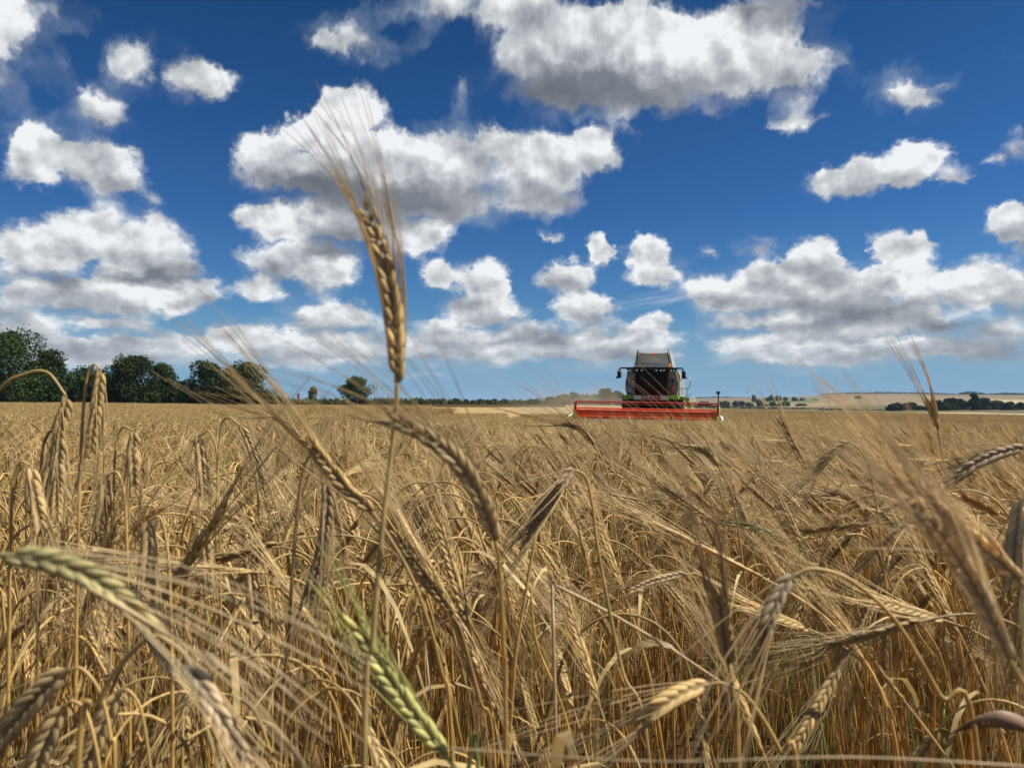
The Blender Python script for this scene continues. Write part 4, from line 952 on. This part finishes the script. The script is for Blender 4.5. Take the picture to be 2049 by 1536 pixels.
# main body and grain tank
b = Buf(); prism(b, [(-1.50, 1.75), (1.50, 1.75), (1.52, 2.6), (1.48, 3.35), (1.2, 3.55), (-1.2, 3.55), (-1.48, 3.35), (-1.52, 2.6)], Yc + .75, Yc + 6.4); part('body', M_GREY, b, bv=.05)
b = Buf(); prism(b, [(-1.35, .9), (1.35, .9), (1.45, 1.75), (-1.45, 1.75)], Yc + 1.9, Yc + 6.6); part('chassis', M_BLACK, b)
b = Buf(); prism(b, [(-1.1, 1.3), (1.1, 1.3), (1.3, 2.9), (-1.3, 2.9)], Yc + 6.4, Yc + 7.5); part('straw_hood', M_GREY, b, bv=.06)
b = Buf(); prism(b, [(-1.1, 3.5), (1.1, 3.5), (1.1, 3.75), (-1.1, 3.75)], Yc + 1.0, Yc + 4.4); tank = part('grain_tank', M_GREY2, b)
def slab(P, mat, name, t=.035, parent=tank):
    b = Buf(); b.add(P, [list(range(len(P)))], (1, 1, 1)); o = obj(name, b.mesh(name, False), mat, parent); s = o.modifiers.new('thickness', 'SOLIDIFY'); s.thickness = t; s.offset = 0; return o
# front flap: three creased faces with a peak, then the side and rear flaps
yF = Yc + 1.0
slab([(-1.02, yF, 3.70), (1.02, yF, 3.70), (.0, yF - .22, 4.42)], M_GREY2, 'front_flap')
slab([(-1.03, yF + .02, 3.70), (-.01, yF - .19, 4.43), (-.80, yF - .16, 4.47)], M_GREY2, 'front_flap')
slab([(1.03, yF + .02, 3.70), (.01, yF - .19, 4.43), (.80, yF - .16, 4.47)], M_GREY2, 'front_flap')
slab([(-1.09, yF, 3.66), (-.88, yF - .2, 4.66), (-.80, yF + 3.2, 4.60), (-1.09, yF + 3.3, 3.66)], M_GREY, 'side_flap', .06)
slab([(1.09, yF, 3.66), (.86, yF - .2, 4.70), (.80, yF + 3.2, 4.60), (1.09, yF + 3.3, 3.66)], M_GREY, 'side_flap', .06)
slab([(-1.05, yF + 3.32, 3.68), (1.05, yF + 3.32, 3.68), (.78, yF + 3.6, 4.55), (-.78, yF + 3.6, 4.55)], M_GREY2, 'rear_flap')
b = Buf(); box(b, (0, yF - .26, 4.40), (.22, .10, .10)); box(b, (.0, yF - .24, 4.32), (.12, .06, .16)); part('flap_latch', M_ORANGE, b, tank, .01)
b = Buf(); bar(b, [(-1.0, yF - .04, 3.68), (-.85, yF - .22, 4.5)], .03); bar(b, [(1.0, yF - .04, 3.68), (.82, yF - .22, 4.5)], .03); part('flap_stay', M_BLACK, b, tank, 0, True)
# flanking panels left and right of the cab
for s in (-1, 1):
    b = Buf(); prism(b, [(s * .93, 1.98), (s * 1.42, 1.98), (s * 1.47, 2.5), (s * 1.45, 2.9), (s * 1.33, 3.42), (s * .93, 3.46)][::s], Yc + .28, Yc + .75); fp = part('front_panel', M_GREY, b, bv=.03)
    b = Buf(); bar(b, [(s * .95, Yc + .22, 2.88), (s * 1.2, Yc + .22, 2.90), (s * 1.40, Yc + .24, 2.80), (s * 1.36, Yc + .22, 2.58), (s * .95, Yc + .22, 2.32)], .016, 6); part('door_line', M_BLACK, b, fp, 0, True)
    b = Buf(); bar(b, catmull([(s * .93, Yc + .1, 2.02), (s * 1.38, Yc + .12, 2.16), (s * 1.46, Yc + .14, 2.5), (s * 1.44, Yc + .14, 2.85), (s * 1.30, Yc + .12, 3.46)], 5), .028, 8); part('guard_rail', M_BLACK, b, bv=0, smooth=True)
b = Buf(); bx = [(1.13, 2.72), (1.21, 2.72), (1.24, 2.77), (1.24, 2.89), (1.21, 2.94), (1.13, 2.94), (1.10, 2.89), (1.10, 2.77)]; prism(b, bx, Yc + .19, Yc + .28); part('round_lens', M_BLACK, b, bv=.01)
b = Buf(); tube(b, [(1.17, Yc + .16, 2.08), (1.17, Yc + .16, 2.14), (1.17, Yc + .16, 2.46), (1.17, Yc + .16, 2.53), (1.17, Yc + .16, 2.56)], [.09, .115, .115, .08, .03], 14, (1, 1, 1), True)
ext = part('extinguisher', M_DRED, b, bv=0, smooth=True); b = Buf(); box(b, (1.17, Yc + .14, 2.59), (.10, .06, .05)); bar(b, [(1.12, Yc + .12, 2.58), (1.06, Yc + .12, 2.45), (1.08, Yc + .1, 2.25)], .012, 6); part('nozzle', M_BLACK, b, ext, .005)
b = Buf(); [box(b, (1.535, Yc + 1.2 + q * .9, 2.6), (.03, .78, 1.3)) for q in range(5)]; part('side_door', M_GREY, b, bv=.01)
# cab: floor, pillars, roof, seat, wheel, glass
b = Buf(); box(b, (0, Yc + .75, 2.0), (1.84, 1.6, .12)); box(b, (0, Yc + 1.52, 2.75), (1.84, .06, 1.4))
for s in (-1, 1):
    box(b, (s * .89, Yc + .02, 2.76), (.09, .10, 1.44)); box(b, (s * .89, Yc + .8, 2.76), (.05, 1.4, 1.42))
cab = part('cab', M_BLACK, b, bv=.01)
b = Buf(); prism(b, [(-1.42, 3.44), (1.42, 3.44), (1.38, 3.55), (1.0, 3.60), (-1.0, 3.60), (-1.38, 3.55)], Yc - .30, Yc + .9); part('roof', M_BLACK, b, cab, .03)
b = Buf(); prism(b, [(-.97, 3.602), (.99, 3.602), (.93, 3.71), (-.90, 3.71)], Yc - .26, Yc + .95); part('roof_cap', M_WHITE, b, cab, .03)
b = Buf(); P = [(-.84, Yc - .03, 2.08), (.84, Yc - .03, 2.08), (.84, Yc - .16, 2.8), (.84, Yc - .04, 3.44), (-.84, Yc - .04, 3.44), (-.84, Yc - .16, 2.8)]
b.add(P, [[0, 1, 2, 5], [5, 2, 3, 4]], (1, 1, 1)); part('windscreen', M_GLASS, b, cab, 0)
b = Buf(); bar(b, [(.70, Yc - .18, 2.1), (.66, Yc - .22, 2.6), (.62, Yc - .2, 3.2)], .012, 5); part('wiper', M_BLACK, b, cab, 0, True)
b = Buf(); box(b, (.12, Yc + 1.0, 2.42), (.5, .5, .14)); box(b, (.12, Yc + 1.28, 2.78), (.48, .12, .72)); part('seat', M_SEAT, b, cab, .05)
b = Buf(); a = np.linspace(0, 2 * math.pi, 17); tube(b, np.stack([.12 + .18 * np.cos(a), Yc + .52 + .09 * np.sin(a), 2.68 + .14 * np.sin(a)], 1), .016, 6, (1, 1, 1)); bar(b, [(.12, Yc + .52, 2.68), (.12, Yc + .3, 2.1)], .03); part('steering_wheel', M_BLACK, b, cab, 0, True)
for x in (-1.18, -.80, -.52, .30, .55, .72, 1.12, 1.30):
    b = Buf(); tube(b, [(x, Yc - .26, 3.40), (x, Yc - .34, 3.40), (x, Yc - .36, 3.40)], [.035, .05, .045], 10, (1, 1, 1), True); part('work_light', M_LENS, b, cab, 0, True)
b = Buf(); tube(b, [(1.02, Yc - .05, 3.58), (1.02, Yc - .05, 3.64)], .07, 10, (1, 1, 1), True); tube(b, [(1.02, Yc - .05, 3.64), (1.02, Yc - .05, 3.76), (1.02, Yc - .05, 3.80)], [.075, .07, .03], 12, (1, 1, 1), True); part('beacon', M_ORANGE, b, cab, 0, True)
for s in (-1, 1):
    b = Buf(); bar(b, catmull([(s * 1.0, Yc - .2, 3.54), (s * 1.5, Yc - .25, 3.54), (s * 1.72, Yc - .28, 3.52), (s * 1.80, Yc - .3, 3.38)], 4), .045); arm = part('mirror_arm', M_BLACK, b, cab, 0, True)
    b = Buf(); prism(b, [(s * 1.80 - .11, 3.36), (s * 1.80 + .11, 3.36), (s * 1.80 + .12, 2.98), (s * 1.80 - .09, 2.95)], Yc - .36, Yc - .24); prism(b, [(s * 1.84 - .13, 2.94), (s * 1.84 + .13, 2.96), (s * 1.84 + .12, 3.06), (s * 1.84 - .12, 3.06)], Yc - .40, Yc - .20); part('mirror', M_BLACK, b, arm, .03)
b = Buf(); box(b, (-.98, Yc + .12, 3.32), (.24, .10, .10)); part('camera_box', M_BLACK, b, cab, .02)
# bumper with the maker's lettering, green platforms
b = Buf(); prism(b, [(-.95, 1.74), (.95, 1.74), (.97, 1.98), (-.97, 1.98)], Yc - .20, Yc + .7); bump = part('bumper', M_WHITE, b, bv=.03)
cu = bpy.data.curves.new('lettering', 'FONT'); cu.body = 'CLAAS'; cu.size = .27; cu.extrude = .012; cu.offset = .014; cu.align_x = 'CENTER'
to = bpy.data.objects.new('tmp_text', cu); COL.objects.link(to); dg = bpy.context.evaluated_depsgraph_get(); me = bpy.data.meshes.new_from_object(to.evaluated_get(dg)); bpy.data.objects.remove(to)
let = obj('lettering', me, None, bump); me.materials.clear(); me.materials.append(M_RED); let.rotation_euler = (R(90), 0, 0); let.location = (0, Yc - .215, 1.775); let.scale = (1.35, 1, 1)
for s in (-1, 1):
    b = Buf(); box(b, (s * 1.25, Yc + .25, 1.88), (.56, .9, .20))
    for q in range(4): box(b, (s * (1.06 + .13 * q), Yc - .215, 1.88), (.07, .03, .09))
    part('platform', M_GREEN, b, bv=.015)
# wheels
def wheel(x, y, r, w, name='wheel'):
    b = Buf(); prof = [(-.5, .62), (-.5, .86), (-.42, .97), (0, 1.0), (.42, .97), (.5, .86), (.5, .62)]; a = np.linspace(0, 2 * math.pi, 33)[:-1]
    V = np.array([[(x + p * w), y + r * q * math.cos(t), r + r * q * math.sin(t)] for t in a for p, q in prof]); k = len(prof)
    F = [[i * k + j, i * k + j + 1, ((i + 1) % 32) * k + j + 1, ((i + 1) % 32) * k + j] for i in range(32) for j in range(k - 1)]; b.add(V, F, (1, 1, 1))
    for i in range(26):
        for s in (-1, 1):
            t = 2 * math.pi * (i + .5 * (s > 0)) / 26; box(b, (x + s * w * .26, y + r * 1.0 * math.cos(t), r + r * 1.0 * math.sin(t)), (w * .54, .07, .07), rot=(t, 0, 0))
    o = part(name, M_TYRE, b, bv=0)
    b = Buf(); tube(b, [(x - w * .3, y, r), (x - w * .1, y, r), (x + w * .1, y, r), (x + w * .3, y, r)], [r * .62, r * .5, r * .5, r * .62], 24, (1, 1, 1)); tube(b, [(x - w * .12, y, r), (x + w * .12, y, r)], r * .52, 24, (1, 1, 1), True); tube(b, [(x - w * .3, y, r), (x + w * .3, y, r)], r * .16, 12, (1, 1, 1), True); part('rim', M_GREEN if name == 'wheel' else M_WHITE, b, o, 0)
wheel(-1.33, Yc + 1.2, .95, .78); wheel(1.33, Yc + 1.2, .95, .78); wheel(-1.2, Yc + 5.6, .62, .5, 'rear_wheel'); wheel(1.2, Yc + 5.6, .62, .5, 'rear_wheel')
b = Buf(); prism(b, [(-.75, .55), (.75, .55), (.75, 1.25), (-.75, 1.25)], 1.2, Yc + 1.4); part('feeder_house', M_DARK, b, bv=.03)
for s in (-1, 1):
    b = Buf(); bar(b, [(s * .95, 1.3, .5), (s * .95, 2.4, 1.1), (s * .8, Yc + 1.2, 1.5)], .05); part('lift_arm', M_GREEN, b, bv=0, smooth=True)
# platform, steps and rails on the side towards the right
b = Buf(); box(b, (1.85, Yc + .75, 1.82), (.6, 1.1, .06)); box(b, (2.02, Yc + .15, 1.60), (.16, .10, .5), rot=(0, R(-25), 0)); box(b, (2.2, Yc + .15, 1.25), (.10, .12, .9), rot=(0, R(-12), 0)); box(b, (1.95, Yc + .2, 1.86), (.30, .3, .12)); box(b, (2.32, Yc + .15, .75), (.12, .12, .5)); part('boarding_platform', M_GREEN, b)
b = Buf(); [box(b, (2.22, Yc + .6, .5 + .32 * q), (.34, .4, .04)) for q in range(4)]; bar(b, [(2.05, Yc + .4, .4), (2.05, Yc + .4, 1.8)], .025); bar(b, [(2.39, Yc + .4, .4), (2.39, Yc + .4, 1.7)], .025); part('steps', M_STEEL, b, bv=0)
b = Buf(); bar(b, catmull([(1.60, Yc + .3, 2.84), (1.72, Yc + .3, 2.98), (2.05, Yc + .3, 2.99), (2.16, Yc + .3, 2.86), (2.12, Yc + .3, 2.55), (2.02, Yc + .3, 2.42), (1.56, Yc + .3, 2.42)], 5), .028); part('hand_rail', M_STEEL, b, bv=0, smooth=True)
b = Buf(); bar(b, catmull([(1.66, Yc + .3, 2.42), (1.72, Yc + .3, 2.15), (1.86, Yc + .3, 1.98), (1.98, Yc + .3, 2.06), (1.98, Yc + .3, 2.40)], 5), .02); bar(b, [(1.92, Yc + .3, 1.92), (2.25, Yc + .25, 2.14)], .02); bar(b, catmull([(2.08, Yc + .2, 1.75), (2.14, Yc + .2, 1.93), (2.26, Yc + .2, 1.92), (2.3, Yc + .2, 1.7)], 4), .018); part('grab_rail', M_STEEL, b, bv=0, smooth=True)
b = Buf(); prism(b, [(1.55, 1.55), (2.0, 1.50), (2.12, 1.36), (2.05, 1.32), (1.9, 1.42), (1.55, 1.46)], Yc + .2, Yc + .9); part('mudguard', M_WHITE, b, bv=.01)
b = Buf(); box(b, (-1.68, Yc + .4, 1.88), (.36, .10, .06)); part('indicator_arm', M_BLACK, b)
b = Buf(); bar(b, [(-1.40, Yc + 2.4, 3.42), (-1.30, Yc + 7.6, 3.45)], .15, 16); part('unloading_auger', M_GREEN, b, bv=0, smooth=True)
# header: table, auger, dividers, reel
Wd = 3.72
b = Buf(); prism(b, [(-Wd, .12), (Wd, .12), (Wd, 1.08), (-Wd, 1.08)], 1.25, 1.35); box(b, (0, 1.2, 1.10), (2 * Wd, .16, .14)); box(b, (0, .75, .13), (2 * Wd, 1.1, .05)); header = part('header', M_GREEN, b)
b = Buf(); bar(b, [(-Wd + .05, .9, .48), (Wd - .05, .9, .48)], .17, 16)
for q in range(46):
    x = -Wd + .1 + q * (2 * Wd - .2) / 45; a = q * 1.2; box(b, (x, .9 + .22 * math.cos(a), .48 + .22 * math.sin(a)), (.04, .14, .14), rot=(a, 0, 0))
part('auger', M_STEEL, b, header, 0)
b = Buf(); [box(b, (-Wd + .08 + q * .15, .12, .14), (.05, .16, .03)) for q in range(50)]; part('cutter_bar', M_DARK, b, header, 0)
for s in (-1, 1):
    b = Buf(); V = [(s * Wd, 1.3, .1), (s * Wd, 1.3, 1.15), (s * (Wd + .02), .4, 1.0), (s * (Wd + .03), -.35, .55), (s * (Wd + .02), -.9, .12)]
    b.add(V, [[0, 1, 2, 3, 4]], (1, 1, 1)); o = obj('divider', b.mesh('divider', False), M_GREEN, header); sm = o.modifiers.new('thickness', 'SOLIDIFY'); sm.thickness = .10; sm.offset = 0
    b = Buf(); bar(b, [(s * (Wd + .05), -.2, .35), (s * (Wd + .06), -.25, 1.15), (s * (Wd + .06), .1, 1.42)], .035); part('divider_tube', M_GREEN, b, header, 0, True)
    k = .55 if s > 0 else .2; b = Buf(); tube(b, [(s * (Wd + .10), -.35, .90), (s * (Wd + .14), -.45, .90), (s * (Wd + .20), -.85, .82), (s * (Wd + .22), -1.1, .75)], [.12 * k, .19 * k, .14 * k, .03 * k], 12, (1, 1, 1), True); part('divider_tip', M_WHITE, b, header, 0, True)
b = Buf(); Rr = 3.62; cyr, czr, rr = .25, .98, .27
bar(b, [(-Rr, cyr, czr), (Rr, cyr, czr)], .055, 12); reel = part('reel', M_DRED, b, hv, 0, True)
for q in range(6):
    a = R(90 + 60 * q + 8); y, z = cyr + rr * math.cos(a), czr + rr * math.sin(a)
    b = Buf(); bar(b, [(-Rr, y, z), (Rr, y, z)], .035, 8)
    for k in range(49): x = -Rr + .05 + k * (2 * Rr - .1) / 48; bar(b, [(x, y, z), (x, y - .03, z - .17)], .007, 3)
    part('tine_bar', M_RED, b, reel, 0, False)
b = Buf(); bar(b, [(-Rr - .06, -.12, 1.02), (Rr + .06, -.12, 1.02)], .15, 20); part('reel_guard', M_RED, b, reel, 0, True)
for x in (-Rr - .02, -1.9, -.1, .0 + 1.55, Rr + .02):
    b = Buf()
    for q in range(6):
        a = R(90 + 60 * q + 8); a2 = a + R(60); bar(b, [(x, cyr, czr), (x, cyr + rr * math.cos(a), czr + rr * math.sin(a))], .028, 6); bar(b, [(x, cyr + rr * math.cos(a), czr + rr * math.sin(a)), (x, cyr + rr * math.cos(a2), czr + rr * math.sin(a2))], .025, 6)
    part('reel_spider', M_RAIL, b, reel, 0)
for s in (-1, 1):
    b = Buf(); bar(b, [(s * (Rr + .09), 1.25, 1.1), (s * (Rr + .09), .25, 1.22), (s * (Rr + .09), -.15, 1.02)], .06, 8); box(b, (s * (Rr + .09), -.12, 1.28), (.10, .22, .62)); part('reel_arm', M_RAIL, b, reel, 0)
b = Buf(); bar(b, [(-Rr - .06, -.16, 1.60), (Rr + .06, -.16, 1.60)], .04, 8); bar(b, [(-Rr - .06, -.16, 1.50), (Rr + .06, -.16, 1.50)], .025, 8); part('top_rail', M_RAIL, b, reel, 0, True)

# driver in the cab: one skinned body sitting on the seat, hands on the wheel
def person(parent_matrix, label):
    J = {'pelvis': (0, 0, 0, .13), 'belly': (0, -.02, .16, .125), 'chest': (0, -.03, .36, .145), 'neck': (0, -.04, .52, .055), 'chin': (0, -.06, .58, .07), 'head': (0, -.05, .68, .095), 'crown': (0, -.03, .76, .07)}
    E = [('pelvis', 'belly'), ('belly', 'chest'), ('chest', 'neck'), ('neck', 'chin'), ('chin', 'head'), ('head', 'crown')]
    J['nose'] = (0, -.155, .655, .014); E.append(('head', 'nose'))
    for s, t in ((-1, 'l'), (1, 'r')):
        J[t + 'sh'] = (s * .18, -.02, .45, .062); J[t + 'el'] = (s * .25, -.20, .26, .045); J[t + 'wr'] = (s * .16, -.42, .30, .030); J[t + 'pa'] = (s * .14, -.49, .33, .032)
        E += [('chest', t + 'sh'), (t + 'sh', t + 'el'), (t + 'el', t + 'wr'), (t + 'wr', t + 'pa')]
        for f in range(4):
            J[f'{t}f{f}'] = (s * (.155 - .018 * f), -.535, .36 - .004 * abs(f - 1), .009); J[f'{t}g{f}'] = (s * (.155 - .018 * f), -.55, .33, .008); E += [(t + 'pa', f'{t}f{f}'), (f'{t}f{f}', f'{t}g{f}')]
        J[t + 'th'] = (s * .10, -.50, .35, .010); E.append((t + 'pa', t + 'th'))
        J[t + 'hip'] = (s * .09, -.06, -.01, .095); J[t + 'kn'] = (s * .15, -.45, .04, .065); J[t + 'an'] = (s * .14, -.50, -.36, .042); J[t + 'to'] = (s * .15, -.66, -.40, .035)
        E += [('pelvis', t + 'hip'), (t + 'hip', t + 'kn'), (t + 'kn', t + 'an'), (t + 'an', t + 'to')]
        J[t + 'ear'] = (s * .10, -.045, .665, .016); E.append(('head', t + 'ear'))
    ks = list(J); me = bpy.data.meshes.new('person'); me.from_pydata([J[k][:3] for k in ks], [(ks.index(a), ks.index(c)) for a, c in E], [])
    o = bpy.data.objects.new('person', me); COL.objects.link(o)
    sk = o.modifiers.new('skin', 'SKIN'); sl = me.skin_vertices[0].data
    for i, k in enumerate(ks): sl[i].radius = (J[k][3], J[k][3]); sl[i].use_root = (k == 'pelvis')
    ss_ = o.modifiers.new('smooth', 'SUBSURF'); ss_.levels = ss_.render_levels = 1
    m, N = new_mat('driver_skin_and_clothes'); tcn = N.n.new('ShaderNodeTexCoord'); sp = N.n.new('ShaderNodeSeparateXYZ'); N.l.new(tcn.outputs['Object'], sp.inputs[0])
    shirt = N.m('MULTIPLY', N.m('LESS_THAN', sp.outputs[2], .50), N.m('GREATER_THAN', sp.outputs[1], -.43)); legs_ = N.m('LESS_THAN', sp.outputs[2], .10)
    hair = N.m('MULTIPLY', N.m('GREATER_THAN', sp.outputs[2], .70), 1.)
    c = N.mix(shirt, (.50, .30, .22, 1), (.62, .58, .42, 1)); c = N.mix(legs_, c, (.06, .08, .14, 1)); c = N.mix(hair, c, (.06, .04, .03, 1))
    me.materials.append(finish(m, N, principled(N, c, .75, .25))); o.matrix_world = parent_matrix; tag(o, label, 'person'); return o
bpy.context.view_layer.update()
M_hv = Matrix.Translation((HX, HY, HG)) @ Euler((0, R(1.0), R(-16))).to_matrix().to_4x4()
person(M_hv @ Matrix.Translation((.12, Yc + 1.02, 2.60)), 'driver in a pale shirt seated behind the dark windscreen of the harvester')
# dust drifting off behind the machine
bpy.ops.mesh.primitive_uv_sphere_add(segments=24, ring_count=12, radius=1, location=(5.2, 60, .25)); du = bpy.context.active_object; du.name = 'dust_cloud'; du.scale = (7.5, 9, 2.9)
tag(du, 'thin tan dust cloud drifting left behind the harvester', 'dust', kind='stuff')
m, N = new_mat('dust'); pv = N.n.new('ShaderNodeVolumePrincipled'); pv.inputs['Color'].default_value = (.82, .70, .50, 1); tcn = N.n.new('ShaderNodeTexCoord')
nn = N.ss(N.noise(tcn.outputs['Object'], 2.2, 3, .6), .35, .7); ed = N.ss(N.v('LENGTH', tcn.outputs['Object'], out=1), 1.0, .25)
N.put(pv.inputs['Density'], N.m('MULTIPLY', N.m('MULTIPLY', nn, ed), .13)); o_ = m.node_tree.nodes.new('ShaderNodeOutputMaterial'); N.l.new(pv.outputs[0], o_.inputs['Volume']); du.data.materials.append(m)
# ------------------------------------------------------------------ the summer air over the valley
hb = Buf(); box(hb, (0, 0, -25), (8800, 8800, 102)); hz = obj('haze', hb.mesh('haze', False), None); tag(hz, 'thin summer haze over the fields and the far hills', kind='stuff')
m, N = new_mat('haze'); pv = N.n.new('ShaderNodeVolumePrincipled'); pv.inputs['Color'].default_value = (.55, .76, 1, 1); pv.inputs['Density'].default_value = .0001
o_ = m.node_tree.nodes.new('ShaderNodeOutputMaterial'); N.l.new(pv.outputs[0], o_.inputs['Volume']); hz.data.materials.append(m)
